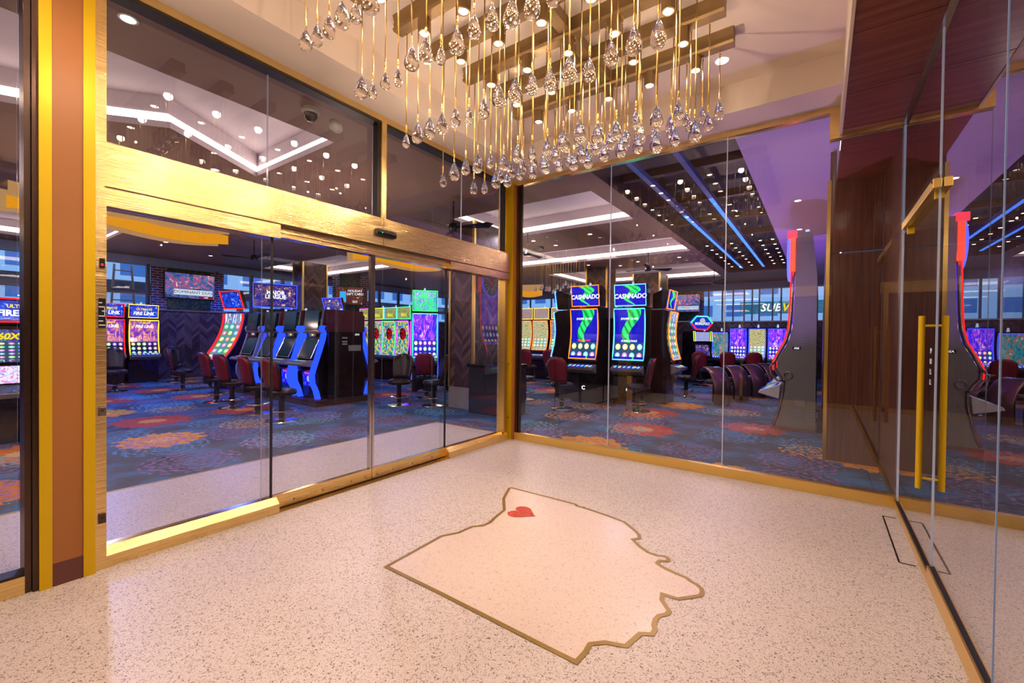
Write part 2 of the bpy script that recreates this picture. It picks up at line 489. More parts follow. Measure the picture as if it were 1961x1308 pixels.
def text(body, size, mat, loc, rot, parent=None, name='lettering', ext=0.002, shear=0.0, sx=1.0, bold=0.0, align='CENTER', space=1.0):
    cu = bpy.data.curves.new(name, 'FONT'); cu.body = body; cu.size = size; cu.extrude = ext
    cu.align_x = align; cu.align_y = 'CENTER'; cu.shear = shear; cu.offset = bold; cu.space_line = space
    cu.materials.append(M[mat] if isinstance(mat, str) else mat)
    cu.resolution_u = 2
    tmp = bpy.data.objects.new('tmp', cu); COL.objects.link(tmp)
    me = bpy.data.meshes.new_from_object(tmp.evaluated_get(bpy.context.evaluated_depsgraph_get()))
    bpy.data.objects.remove(tmp); bpy.data.curves.remove(cu)
    o = bpy.data.objects.new(name, me); COL.objects.link(o)
    o.location = loc; o.rotation_euler = rot; o.scale = (sx, 1, 1)
    if parent is not None: o.parent = parent
    return o
FRONT = (PI / 2, 0, 0)

# ============================================================ ROOM SHELL
ZS, ZC = 3.60, 3.87          # border soffit, recessed ceiling
XR = 4.10                    # right glass plane
YF = -6.4                    # wall behind the camera
ZH = 3.70                    # hall ceiling

# --- floors
fl = MB().poly([(-1.66, .17, 0), (-1.66, -7.4, 0), (6.6, -7.4, 0), (6.6, 0, 0), (-.05, 0, 0), (-.05, .17, 0)]).build('floor', 'terrazzo')
struct(fl, 'cream terrazzo floor speckled with brown chips', 'floor')
fh = MB()
fh.poly([(-13.2, .17, 0), (-13.2, -7.4, 0), (-1.66, -7.4, 0), (-1.66, .17, 0)])
fh.poly([(-13.2, 14.7, 0), (-13.2, .17, 0), (-.05, .17, 0), (-.05, .0, 0), (6.6, .0, 0), (6.6, 14.7, 0)])
struct(fh.build('floor_hall', 'carpet'), 'blue patterned carpet with orange and red flowers', 'carpet')
MB().box(-1.675, -1.655, -7.4, .17, -.01, .004).box(-1.675, -.05, .16, .18, -.01, .004).build('trim_1', 'satin_gold')['kind'] = 'structure'

# --- state outline inlaid in the floor
OUT = [(1.132, -1.649), (1.16, -1.615), (1.5, -1.612), (1.843, -1.610), (1.868, -1.640), (1.963, -1.641), (2.15, -1.667), (2.313, -1.703), (2.419, -1.79), (2.483, -1.85), (2.513, -1.915), (2.480, -1.960), (2.546, -2.023), (2.621, -2.070), (2.67, -2.075), (2.718, -2.055), (2.754, -2.071), (2.771, -2.104), (2.755, -2.135), (2.723, -2.150), (2.719, -2.180), (2.753, -2.200), (2.834, -2.225), (2.908, -2.239), (2.936, -2.262), (2.981, -2.281), (3.012, -2.311), (3.027, -2.357), (3.022, -2.400), (2.924, -2.513), (2.850, -2.518), (2.859, -2.56), (2.923, -2.639), (2.917, -2.680), (2.889, -2.715), (2.883, -2.753), (2.891, -2.8), (2.906, -2.83), (2.905, -2.880), (2.855, -2.912), (2.844, -2.967), (2.83, -3.038), (2.735, -3.075), (2.690, -3.122), (2.695, -3.175), (2.688, -3.270), (2.521, -3.270), (2.232, -3.265), (1.827, -3.260), (1.342, -3.260), (1.333, -3.019), (1.322, -2.740), (1.385, -2.630), (1.396, -2.49), (1.452, -2.43), (1.460, -2.36), (1.435, -2.264), (1.405, -2.100), (1.251, -1.903)]
def inset(pts, d):
    n = len(pts); out = []
    A = sum(pts[i][0] * pts[(i + 1) % n][1] - pts[(i + 1) % n][0] * pts[i][1] for i in range(n))
    sg = -1 if A < 0 else 1
    for i in range(n):
        p0, p1, p2 = Vector(pts[i - 1]), Vector(pts[i]), Vector(pts[(i + 1) % n])
        e1 = (p1 - p0).normalized(); e2 = (p2 - p1).normalized()
        n1 = Vector((-e1.y, e1.x)) * sg; n2 = Vector((-e2.y, e2.x)) * sg
        b = (n1 + n2)
        b = b.normalized() if b.length > 1e-6 else n1
        k = max(.55, b.dot(n1))
        out.append(tuple(p1 + b * (d / k)))
    return out
inn = inset(OUT, .026)
inlay = thing('floor_inlay', 'pale state outline with a brass border set into the terrazzo floor', 'floor inlay', (2.1, -2.4, 0))
def rel(pts, z): return [(x - 2.1, y + 2.4, z) for x, y in pts]
a, b_ = rel(OUT, .003), rel(inn, .003)
mb = MB()
for i in range(len(OUT)):
    j = (i + 1) % len(OUT); mb.poly([a[i], a[j], b_[j], b_[i]])
mb.build('border', 'inlay_brass', inlay)
MB().poly(rel(inn, .0022)).build('field', 'terrazzo_light', inlay)
H = []
for i in range(40):
    tt = 2 * PI * i / 40
    H.append((16 * math.sin(tt) ** 3, 13 * math.cos(tt) - 5 * math.cos(2 * tt) - 2 * math.cos(3 * tt) - math.cos(4 * tt)))
ca, sa = math.cos(math.radians(-130)), math.sin(math.radians(-130))
# point of the heart towards the right of the room
ax = Vector((.12, -.11)).normalized()
hp = []
for x, y in H:
    u = -y / 29 * .235; w = x / 16 * .118
    hp.append((1.567 + u, -2.05 + w))
h = MB().poly([(x - 1.57, y + 2.045, .005) for x, y in hp]).build('heart_inlay', 'red_glitter', None, loc=(1.57, -2.045, 0))
tag(h, 'small red glitter heart in the corner of the floor outline', 'heart')
mb = MB()
for (x0, y0, x1, y1) in ((3.99, -.30, 4.02, -1.20),): mb.box(3.975, 3.985, -1.22, -.30, 0, .003).box(3.985, 4.06, -1.225, -1.215, 0, .003).box(3.985, 4.06, -.305, -.295, 0, .003)
tag(mb.build('closer_cover_seam', 'dark_bronze'), 'thin metal seam of the floor closer beside the right glass door', 'floor cover')

# --- vestibule ceiling
mb = MB()
mb.poly([(.40, -5.9, ZC), (.40, -.42, ZC), (3.66, -.42, ZC), (3.66, -5.9, ZC)])
for xa, xb, ya, yb in ((-.10, .40, -6.4, 0), (.40, 3.66, -.42, 0), (.40, 3.66, -6.4, -5.9)): mb.poly([(xa, ya, ZS), (xb, ya, ZS), (xb, yb, ZS), (xa, yb, ZS)])
mb.poly([(.40, -5.9, ZS), (.40, -.42, ZS), (.40, -.42, ZC), (.40, -5.9, ZC)])
mb.poly([(.40, -.42, ZS), (3.66, -.42, ZS), (3.66, -.42, ZC), (.40, -.42, ZC)])
mb.poly([(.40, -5.9, ZS), (3.66, -5.9, ZS), (3.66, -5.9, ZC), (.40, -5.9, ZC)])
mb.poly([(3.655, 0, 3.33), (3.655, -6.4, 3.33), (3.655, -6.4, ZC), (3.655, 0, ZC)])
struct(mb.build('ceiling', 'plaster_cream'), 'cream plaster ceiling with a recessed centre', 'ceiling')
# wood soffit over the right side
mb = MB()
ys = [1.5, -.12, -.85, -1.60, -2.35, -3.1, -3.85, -4.6, -5.35, -6.4]
for y1, y0 in zip(ys[:-1], ys[1:]): mb.box(3.668, 6.6, y0 + .004, y1 - .004, 3.33, 3.36)
mb.box(3.668, 6.6, -6.4, 1.5, 3.345, 3.38)
struct(mb.build('trim_2', 'walnut_soffit'), 'dark red wood soffit along the right side', 'soffit')
struct(MB().box(3.650, 3.668, -6.4, 0, 3.325, 3.62).build('trim_3', 'plaster_cream'))
# ceiling downlight near the chandelier
dl = thing('downlight', 'round recessed downlight in the cream ceiling beyond the hanging crystals', 'ceiling light', (2.80, -.86, ZC))
MB().lathe([(.062, 0), (.062, -.008), (.05, -.008)], 20).build('trim_ring', 'white_plastic', dl)
MB().lathe([(.05, -.0095), (0.0, -.0095)], 20).build('lens', 'lamp_white', dl)

# --- gold frame of the back glass wall (y = 0)
mb = MB()
mb.box(.02, 4.10, -.02, .05, 0, .095)
mb.box(.02, 4.10, -.022, .052, .095, .10)
struct(mb.build('baseboard_back', 'satin_gold'), 'low gold rail under the back glass wall', 'rail')
mb = MB()
mb.box(.0, 3.655, -.02, .06, 3.545, 3.60)
mb.box(3.575, 3.655, -.021, .06, 3.33, 3.545)
mb.box(3.575, 4.12, -.02, .06, 3.30, 3.345)
struct(mb.build('trim_4', 'brushed_gold'), 'gold head frame stepping down over the back glass wall', 'frame')

def pane(name, x0, x1, y0, y1, z0, z1, mat='pane_glass', parent=None, th=.012):
    """sheet of glass: clear faces plus polished edges; plane is normal to x if x0==x1 else to y"""
    m = MB()
    if x0 == x1:
        m.poly([(x0, y0, z0), (x0, y1, z0), (x0, y1, z1), (x0, y0, z1)])
        h = th / 2
        for (ya, zb, yc, zd) in ((y0, z0, y0, z1), (y1, z0, y1, z1), (y0, z1, y1, z1)):
            m.poly([(x0 - h, ya, zb), (x0 + h, ya, zb), (x0 + h, yc, zd), (x0 - h, yc, zd)], 1)
    else:
        m.poly([(x0, y0, z0), (x1, y0, z0), (x1, y0, z1), (x0, y0, z1)])
        h = th / 2
        for (xa, zb, xc, zd) in ((x0, z0, x0, z1), (x1, z0, x1, z1), (x0, z1, x1, z1)):
            m.poly([(xa, y0 - h, zb), (xa, y0 + h, zb), (xc, y0 + h, zd), (xc, y0 - h, zd)], 1)
    return m.build(name, [mat, 'glass_edge'], parent)

w = sempty('window_1', 'wall of tall clear glass sheets in a gold frame at the back', 'window')
for i, (x0, x1) in enumerate(((.12, 1.42), (1.428, 2.705), (2.713, 3.576))):
    pane('pane', x0, x1, .03, .03, .10, 3.545, parent=w)
pane('pane', 3.58, 4.09, .03, .03, .10, 3.30, parent=w)
mb = MB()
for x in (1.424, 2.709): mb.box(x - .0045, x + .0045, .022, .038, .10, 3.545)
mb.build('joint', 'glass_edge', w)

# --- corner post
cp = MB()
cp.box(-.17, -.09, -.14, .0, 0, 3.6)
struct(cp.build('trim_5', 'brushed_gold'))
struct(MB().box(-.10, .01, -.06, .03, 0, 3.6).build('trim_6', 'yellow_brass'), 'yellow brass corner post between the two glass walls', 'post')
struct(MB().box(.01, .045, -.035, .02, 0, 3.56).build('trim_7', 'pier_brown'))
struct(MB().box(.045, .085, .0, .045, .10, 3.55).box(.09, .12, .015, .045, .10, 3.55).build('trim_8', 'dark_bronze'))

# --- left wall: door header, transoms, sliding doors
gx = -.12
mb = MB()
mb.box(-.20, 0.0, -4.285, -.10, 2.33, 2.60)
mb.box(-.14, .0, -4.285, -3.235, 2.21, 2.325)
mb.box(-.14, .0, -1.275, -.10, 2.23, 2.325)
seam = MB().box(-.02, .0012, -4.285, -.10, 2.322, 2.329).box(-.02, .0015, -2.236, -2.233, 2.33, 2.60)
struct(seam.build('trim_20', 'dark_bronze'))
struct(mb.build('trim_9', 'brushed_gold', bevel=.002), 'deep brushed gold header above the sliding doors', 'door header')
mb = MB().box(-.16, -.05, -3.235, -1.275, 2.27, 2.325).box(-.155, -.06, -3.23, -1.28, 2.235, 2.27)
struct(mb.build('trim_10', 'brushed_gold'))
mb = MB()
mb.box(-.16, .0, -7.3, 0, 3.545, 3.60)
mb.box(-.155, .0, -2.262, -2.205, 2.60, 3.545)
mb.box(-.155, -.09, -.17, -.10, 2.60, 3.545)
mb.box(-.155, .001, -4.330, -4.276, 0, 3.6)
struct(mb.build('trim_11', 'brushed_gold'), 'gold transom frame along the left glass wall', 'frame')
mb = MB()
mb.box(-.135, -.03, -4.285, -.17, 3.530, 3.546); mb.box(-.11, -.035, -2.285, -2.262, 2.6, 3.53); mb.box(-.11, -.035, -.19, -.17, 2.6, 3.53)
struct(mb.build('trim_12', 'gasket'))
w = sempty('window_2', 'clear transom glass above the sliding door header', 'window')
for y0, y1 in ((-4.285, -3.29), (-3.283, -2.28), (-2.205, -.98), (-.973, -.19)): pane('pane', gx, gx, y0, y1, 2.60, 3.535, parent=w)

# fixed sidelites
w = sempty('window_3', 'fixed clear sidelite left of the sliding doors on a sloped gold sill', 'window')
pane('pane', -.075, -.075, -4.277, -3.27, .12, 2.21, parent=w)
mb = MB().extrude([(0, 0), (0, .075), (-.055, .12), (-.12, .12), (-.12, 0)], -3.235, -4.285)
o = mb.build('sill', 'brushed_gold', w); 
for v in o.data.vertices: v.co = Vector((v.co.y, v.co.x, v.co.z))
o.data.flip_normals()
MB().box(-.085, -.065, -3.275, -3.262, .12, 2.21).build('edge_seal', 'gasket', w)
w = sempty('window_4', 'fixed clear sidelite right of the sliding doors beside the corner post', 'window')
pane('pane', -.075, -.075, -1.275, -.14, .12, 2.24, parent=w)
o = MB().extrude([(0, 0), (0, .075), (-.055, .12), (-.12, .12), (-.12, 0)], -.10, -1.275).build('sill', 'brushed_gold', w)
for v in o.data.vertices: v.co = Vector((v.co.y, v.co.x, v.co.z))
o.data.flip_normals()
MB().box(-.085, -.065, -1.283, -1.270, 0.12, 2.24).build('edge_seal', 'gasket', w)
MB().box(-.12, -.02, -.17, -.12, .12, 2.3).build('jamb', 'satin_gold', w)
# sliding leaves
def leaf(n, y0, y1, stile, label):
    d = sempty(n, label, 'sliding door')
    pane('pane', -.11, -.11, y0, y1, .115, 2.245, parent=d)
    MB().box(-.135, -.085, y0, y1, .012, .115).build('bottom_rail', 'brushed_gold', d)
    MB().box(-.13, -.09, y0, y1, .002, .012).build('sweep_brush', 'gasket', d)
    MB().box(-.13, -.09, stile - .011, stile + .011, .115, 2.25).build('meeting_stile', 'chrome', d)
    s = 1 if stile > (y0 + y1) / 2 else -1
    MB().lathe([(.011, 0), (.011, .012), (0, .014)], 12).build('lock_bolt', 'chrome', d, loc=(-.085, stile - s * .05, .045), rot=(0, PI / 2, 0))
    m = MB()
    for k in (.25, .5, .78): m.box(-.0855, -.0835, y0 + (y1 - y0) * k - .004, y0 + (y1 - y0) * k + .004, .04, .055)
    m.build('rail_screw', 'dark_bronze', d)
leaf('door_1', -3.33, -2.292, -2.303, 'left sliding leaf of clear glass on a gold bottom rail')
leaf('door_2', -2.284, -1.24, -2.273, 'right sliding leaf of clear glass on a gold bottom rail')
struct(MB().box(-.16, .0, -3.33, -1.24, 0, .003).build('trim_13', 'brushed_gold'))
# door pier between the two openings
mb = MB().box(-.19, .03, -4.559, -4.509, 0, 3.6).box(-.19, .03, -4.382, -4.331, 0, 3.6)
struct(mb.build('trim_14', 'yellow_brass'), 'yellow brass strips on the pier left of the doors', 'pier trim')
struct(MB().box(-.18, .022, -4.509, -4.382, .13, 3.6).build('wall_pier', 'pier_brown'), 'brown painted pier between the glass walls on the left', 'pier')
struct(MB().box(-.18, .024, -4.509, -4.382, 0, .13).build('baseboard_pier', 'pier_base'))
struct(MB().box(-.17, -.01, -4.61, -4.585, 0, 3.6).box(-.17, .005, -4.582, -4.56, 0, 3.6).build('trim_15', 'dark_bronze'))
w = sempty('window_5', 'clear glass sheet left of the yellow and brown pier', 'window')
pane('pane', -.10, -.10, -6.3, -4.625, .105, 3.545, parent=w)
MB().box(-.13, .0, -6.4, -4.61, 0, .10).build('sill', 'brushed_gold', w)
MB().box(-.12, -.02, -6.4, -4.61, .10, .108).build('edge_seal', 'gasket', w)
# wall behind the camera (dark wood with gold rails and a glazed opening)
mb = MB().box(-.2, 6.6, YF - .1, YF, 2.6, 4.0).box(-.2, .5, YF - .1, YF, 0, 2.6).box(3.6, 6.6, YF - .1, YF, 0, 2.6)
struct(mb.build('wall_front', 'walnut_vertical'), 'dark wood entrance wall', 'wall')
struct(MB().box(.5, 3.6, YF - .12, YF - .1, 0, 2.6).build('wall_front_glazing', 'black_gloss'))
struct(MB().box(.4, 4.1, YF - .02, YF + .03, 0, .10).box(.4, 3.7, YF - .02, YF + .04, 2.4, 2.62).box(.45, .53, YF - .02, YF + .03, 0, 2.6).box(3.57, 3.65, YF - .02, YF + .03, 0, 2.6).box(2.0, 2.06, YF - .02, YF + .03, 0, 2.6).build('trim_16', 'satin_gold'))

# --- right glass wall (x = XR)
w = sempty('window_6', 'full height clear glass wall along the right side of the vestibule', 'window')
pane('pane', XR, XR, -6.3, -2.556, .10, 3.31, 'pane_glass_side', w, .005)
pane('pane', XR, XR, -2.552, -1.435, .10, 3.31, 'pane_glass_side', w, .006)
pane('pane', XR, XR, -1.428, -.012, 2.44, 3.31, 'pane_glass_side', w)
m = MB()
m.box(XR - .008, XR + .008, -.012, .004, .10, 3.31)
m.box(XR - .002, XR + .002, -2.556, -2.553, .10, 3.31); m.box(XR - .003, XR + .003, -1.432, -1.430, .10, 3.31)
m.build('joint', 'glass_edge', w)
m = MB().box(XR - .02, XR + .03, -6.4, -1.42, 0, .10).box(XR - .02, XR + .03, -1.42, 0, 0, .055)
m.build('base_rail', 'satin_gold', w)
MB().box(XR - .012, XR + .014, -6.4, -1.43, .10, .106).box(XR - .012, XR + .014, -1.42, 0, .055, .062).build('edge_seal', 'gasket', w)
MB().box(XR - .02, XR + .02, -6.4, .0, 3.30, 3.33).build('head_rail', 'chrome', w)
d = sempty('door_3', 'frameless glass door on the right with tall gold pull bars', 'glass door')
pane('pane', XR, XR, -1.425, -.03, .07, 2.36, 'pane_glass_side', d)
for s, n in ((-1, 'patch'), (1, 'patch')):
    MB().box(min(XR + s * .004, XR + s * .042), max(XR + s * .004, XR + s * .042), -1.50, -.30, 2.345, 2.40).build('top_rail', 'satin_gold', d, bevel=.002)
MB().box(XR - .02, XR + .02, -1.42, -1.39, 2.30, 2.345).box(XR - .02, XR + .02, -.42, -.38, 2.29, 2.345).build('rail_bracket', 'yellow_brass', d)
MB().lathe([(.008, 0), (.008, .004), (0, .004)], 10).build('set_screw', 'gasket', d, loc=(XR - .042, -1.47, 2.385), rot=(0, -PI / 2, 0))
for s in (-1, 1):
    hd = MB().lathe([(.0, -.535), (.0165, -.535), (.0165, .535), (0, .535)], 20, (XR + s * .052, -1.325, 1.07)).build('pull_bar', 'yellow_brass', d, smooth=False)
for zz in (.60, 1.545):
    MB().tube([(XR - .05, -1.325, zz), (XR + .05, -1.325, zz)], .008, 10).build('standoff', 'yellow_brass', d)
text('P\nU\nL\nL', .048, 'text_silver', (XR - .002, -1.27, 1.29), (PI / 2, 0, -PI / 2), d, ext=.0005, space=1.35)

# --- beyond the right corner: wood block and returns
mb = MB()
mb.box(3.60, 6.6, 1.47, 1.6, 0, 2.478).box(3.60, 6.6, 1.47, 1.6, 2.490, 3.70)
mb.box(4.11, 4.2, .05, 1.47, 0.0, 3.34)
struct(mb.build('wall_wood', 'walnut_vertical'), 'dark walnut veneer wall beyond the back glass', 'wall')
struct(MB().box(3.575, 3.612, 1.455, 1.50, 0, 3.36).build('trim_17', 'satin_gold'))
struct(MB().box(4.09, 4.12, .06, 1.46, 0, .10).build('baseboard_right', 'bronze_rail'))
struct(MB().box(3.60, 3.70, 1.6, 14.7, 0, 3.7).build('wall_hall_right', 'plaster_lilac'), 'lilac lit side wall of the gaming hall', 'wall')
struct(MB().box(3.58, 3.60, 1.6, 14.7, 0, 2.3).build('wall_hall_dark_band', 'hall_dark'))  # dark sheet standing in for a reflection low on the lilac wall
struct(MB().box(6.5, 6.6, -6.4, 1.5, 0, 3.6).build('wall_right', 'walnut_vertical'), 'dark wood wall outside the right glass', 'wall')

# --- hall ceiling with trays
TR = [(-1.15, -3.1, -7.0, -2.05), (-2.3, .62, 1.15, 3.05), (-4.6, .78, 4.95, 6.75), (-4.6, .60, 8.6, 12.0), (-12.2, -7.6, 2.2, 4.6), (-12.0, -7.8, -6.5, -2.1), (-6.6, -3.4, -7.0, -5.2)]
TR = [(min(a, b), max(a, b), c, d) for a, b, c, d in TR]
def ceiling_grid(x0, x1, y0, y1, holes, z):
    xs = sorted({x0, x1, *[h[0] for h in holes], *[h[1] for h in holes]}); ys = sorted({y0, y1, *[h[2] for h in holes], *[h[3] for h in holes]})
    xs = [x for x in xs if x0 <= x <= x1]; ys = [y for y in ys if y0 <= y <= y1]
    m = MB()
    for xa, xb in zip(xs[:-1], xs[1:]):
        for ya, yb in zip(ys[:-1], ys[1:]):
            cx, cy = (xa + xb) / 2, (ya + yb) / 2
            if any(h[0] < cx < h[1] and h[2] < cy < h[3] for h in holes): continue
            m.poly([(xa, ya, z), (xb, ya, z), (xb, yb, z), (xa, yb, z)])
    return m
PUR = (2.72, 3.6, .06, 14.7); DK = (.95, 2.72, .06, 11.3)
m = ceiling_grid(-13.2, 3.6, -7.4, 14.7, [t for t in TR] + [PUR, DK, (0.0, 3.6, -7.4, .06)], ZH)
struct(m.build('ceiling_hall', 'hall_soffit'), 'brown soffit ceiling of the gaming hall', 'ceiling')
struct(MB().poly([(2.72, .0, ZH), (3.67, .0, ZH), (3.67, 14.7, ZH), (2.72, 14.7, ZH)]).poly([(3.66, 0, 3.34), (3.66, 1.5, 3.34), (3.66, 1.5, ZH), (3.66, 0, ZH)]).build('ceiling_purple', 'hall_purple'), 'purple lit strip of hall ceiling at the right', 'ceiling')
m = MB().poly([(.95, .06, ZH + .45), (2.72, .06, ZH + .45), (2.72, 11.3, ZH + .45), (.95, 11.3, ZH + .45)])
m.poly([(.95, .06, ZH), (.95, 11.3, ZH), (.95, 11.3, ZH + .45), (.95, .06, ZH + .45)])
m.poly([(2.72, .06, ZH), (2.72, 11.3, ZH), (2.72, 11.3, ZH + .45), (2.72, .06, ZH + .45)])
m.poly([(.95, 11.3, ZH), (2.72, 11.3, ZH), (2.72, 11.3, ZH + .45), (.95, 11.3, ZH + .45)])
struct(m.build('ceiling_dark', 'hall_dark'), 'dark open strip of hall ceiling with blue beams', 'ceiling')
for i, x in enumerate((1.45, 2.05)):
    o = MB().box(x - .035, x + .035, .3, 10.6, ZH + .02, ZH + .10).build('ceiling_beam', 'led_blue' if 0 else 'hall_blue_beam')
    struct(o, None)
    MB().box(x - .03, x + .03, 3.4 if i == 0 else 2.6, 10.6, ZH + .012, ZH + .02).build('light_strip', 'led_blue', o)
o = MB()
for y in (1.6, 3.2, 4.8, 6.4, 8.0, 9.6): o.box(.95, 2.72, y, y + .1, ZH + .2, ZH + .32)
struct(o.build('ceiling_joists', simple('joist_plum', (70, 40, 50), .5)))
for k, (x0, x1, y0, y1) in enumerate(TR):
    t_ = MB()
    zt = ZH + .38; e = .09
    if k == 0:
        ring = [(-1.15, -7.0), (-1.15, -2.05), (-3.1, -2.05), (-2.34, -3.28), (-2.7, -3.72), (-3.1, -4.5), (-3.1, -7.0)]
    else: ring = [(x1, y0), (x1, y1), (x0, y1), (x0, y0)]
    n = len(ring)
    big = ring
    cx = sum(p[0] for p in ring) / n; cy = sum(p[1] for p in ring) / n
    big = inset(ring, -e)
    t_.poly([(x, y, zt) for x, y in big])
    for i in range(n):
        j = (i + 1) % n
        t_.poly([(*big[i], ZH + .10), (*big[j], ZH + .10), (*big[j], zt), (*big[i], zt)])
        t_.poly([(*ring[i], ZH), (*ring[j], ZH), (*ring[j], ZH + .07), (*ring[i], ZH + .07)])
    struct(t_.build('ceiling_tray', 'plaster_lilac'), 'lilac ceiling tray with a glowing cove edge', 'ceiling tray')
    if k == 0:   # infill round the angled edge
        struct(MB().poly([(-3.1, -4.5, ZH), (-2.7, -3.72, ZH), (-2.34, -3.28, ZH), (-3.1, -2.05, ZH)]).build('ceiling_infill', 'hall_soffit'))
    g = MB(); gr = inset(ring, -e + .006)
    for i in range(n):
        j = (i + 1) % n
        g.poly([(*gr[i], ZH + .05), (*gr[j], ZH + .05), (*gr[j], ZH + .19), (*gr[i], ZH + .19)])
    struct(g.build('trim_cove', 'cove'))
# small round hall downlights
hl = thing('hall_downlight', 'small round recessed downlight in the hall ceiling', 'ceiling light', group='small downlights across the hall ceiling')
MB().lathe([(.06, 0), (.06, -.006), (.045, -.006)], 14).build('trim_ring', 'white_plastic', hl)
MB().lathe([(.045, -.0075), (0, -.0075)], 14).build('lens', 'hall_light', hl)
HL = [(-.55, -4.05), (-3.3, -2.5), (-3.9, -1.2), (-3.4, 0.2), (-5.2, -.6), (-5.0, 1.3), (-2.0, 3.6), (-.6, 3.7), (-1.8, 4.3), (-3.3, 3.4), (-6.6, 2.6), (-6.4, 4.8), (-8.2, -1.0), (-6.6, -3.0), (-9.8, -1.2), (-11, .2), (3.2, 3.4), (3.15, 5.6), (3.2, 8.2), (-2.4, 7.4), (-.9, 7.6), (.3, 7.5), (-1.6, 8.0), (-5.9, 6.4)]
for i, (x, y) in enumerate(HL):
    o = hl if i == 0 else copy_tree(hl)
    o.location = (x, y, ZH - .001)
# rows of square lamps in the dark ceiling
sq = thing('track_lamp', 'small square white lamp in the rows on the dark ceiling strip', 'ceiling light', group='square lamps on the dark ceiling strip')
MB().box(-.035, .035, -.035, .035, 0, .03).build('housing', 'black_plastic', sq)
MB().box(-.028, .028, -.028, .028, -.004, 0).build('lens', 'hall_light', sq)
first = True
for x in (1.2, 1.75, 2.35, 2.6):
    for k in range(7):
        o = sq if first else copy_tree(sq); first = False
        o.location = (x, 6.6 + k * .62, ZH + .05)

# --- hall outer walls
XL = -13.0; YB = 14.5; SILL = 2.12
def dado(name, x0, x1, y0, y1, capz):
    o = MB().box(x0, x1, y0, y1, 0, capz).build(name, 'herringbone'); struct(o)
    return o
struct(dado('wall_left', XL - .15, XL, -7.4, YB, SILL), 'herringbone wood dado wall below the far left windows', 'wall')
struct(MB().box(XL - .2, XL + .06, -7.4, YB, SILL, SILL + .06).build('trim_18', 'marble'))
struct(dado('wall_back', XL, 3.6, YB, YB + .15, SILL), 'herringbone wood dado wall below the far back windows', 'wall')
struct(MB().box(XL, 3.6, YB - .06, YB + .2, SILL, SILL + .05).build('trim_19', 'marble'))
struct(MB().box(XL - .15, XL, -7.4, YB, 3.45, 3.75).box(XL, 3.6, YB, YB + .15, 3.42, 3.75).build('wall_head', simple('head_blue', (120, 150, 196), .6)))
struct(MB().box(-13.2, 0, -7.5, -7.4, 0, 3.75).build('wall_hall_front', 'herringbone'))
# window mullions (left wall)
m = MB()
for y in (-6.6, -5.4, -4.6, -3.9, -3.2, -1.9, -.72, 1.1, 2.2, 3.3, 4.4, 5.5, 6.6, 7.7, 8.8, 9.9, 11, 12.1): m.box(XL - .1, XL + .01, y - .045, y + .045, SILL, 3.5)
m.box(XL - .1, XL, -7.4, YB, 2.62, 2.70)
o = struct(m.build('window_7', 'steel_window'), 'row of steel framed windows along the far left wall', 'window')
pane('pane', XL - .05, XL - .05, -7.4, YB, SILL, 3.45, parent=o)
m = MB()
for x in (-11.8, -10.5, -9.2, -7.9, -6.6, -5.3, -4.0, -2.9, -2.05, -.30, .22, .62, 1.02, 1.30, 1.55, 2.0, 2.28, 2.6, 3.0): m.box(x - .025, x + .025, YB, YB + .1, SILL, 3.45)
o = struct(m.build('window_8', 'steel_window'), 'row of narrow framed windows along the far back wall', 'window')
pane('pane', XL, 3.6, YB + .05, YB + .05, SILL, 3.45, parent=o)
# outside the windows
o = MB().box(-21.2, -21, -16, 21.5, -1, 9).build('exterior_building', 'facade')
tag(o, 'pale city building with blue windows outside the far left windows', 'building')
MB().box(-20.99, -20.7, -16, 21.5, 3.15, 3.35).box(-20.99, -20.7, -16, 21.5, 5.0, 5.2).build('ledge', 'window_band', o)
MB().box(-17.2, -17, -16, 21.5, 2.85, 3.3).build('canopy_band', 'window_band', o)
o = MB().box(-19, 12, 22.2, 22.4, -1, 9).build('exterior_building', 'facade')
tag(o, 'pale city shopfront building outside the far back windows', 'building')
sg = thing('exterior_shop_sign', 'teal lightbox shop sign outside with white and yellow lettering', 'sign', (2.0, 18.0, 2.9))
MB().box(-1.6, 1.9, 0, .15, -.28, .28).build('lightbox', glow('sign_teal', (40, 130, 170), .9), sg)
text('SUB', .48, 'text_white', (-.35, -.02, -.02), FRONT, sg, shear=.25, bold=.01)
text('WAY', .48, 'text_yellow', (.62, -.02, -.02), FRONT, sg, shear=.25, bold=.01)

# --- columns
def column(x0, x1, y0, y1, label, base=.42, left='herringbone'):
    cx, cy = (x0 + x1) / 2, (y0 + y1) / 2
    a, b = (x1 - x0) / 2, (y1 - y0) / 2
    t_ = sempty('pillar', label, 'pillar', (cx, cy, 0))
    MB().box(-a, a, -b, b, base, ZH).build('cladding', left, t_)
    MB().box(-a - .015, a + .015, -b - .015, b + .015, 0, base).build('base_block', 'marble', t_)
    m = MB()
    for sx in (-1, 1):
        for sy in (-1, 1):
            m.box(sx * a - .025, sx * a + .025, sy * b - .025, sy * b + .025, base, ZH)
    m.build('corner_trim', 'satin_gold', t_)
column(-2.60, -1.98, 1.45, 2.35, 'herringbone wood pillar with gold corners beyond the sliding doors')
column(-10.15, -9.6, 2.2, 3.0, 'herringbone pillar with gold corners behind the bank of slot machines')
column(-2.75, -2.05, 8.0, 8.7, 'wood pillar with gold corner trim behind the pair of tornado game machines')
column(-1.9, -.98, 10.0, 10.9, 'dark wood pillar left of the far television seen through the back glass')
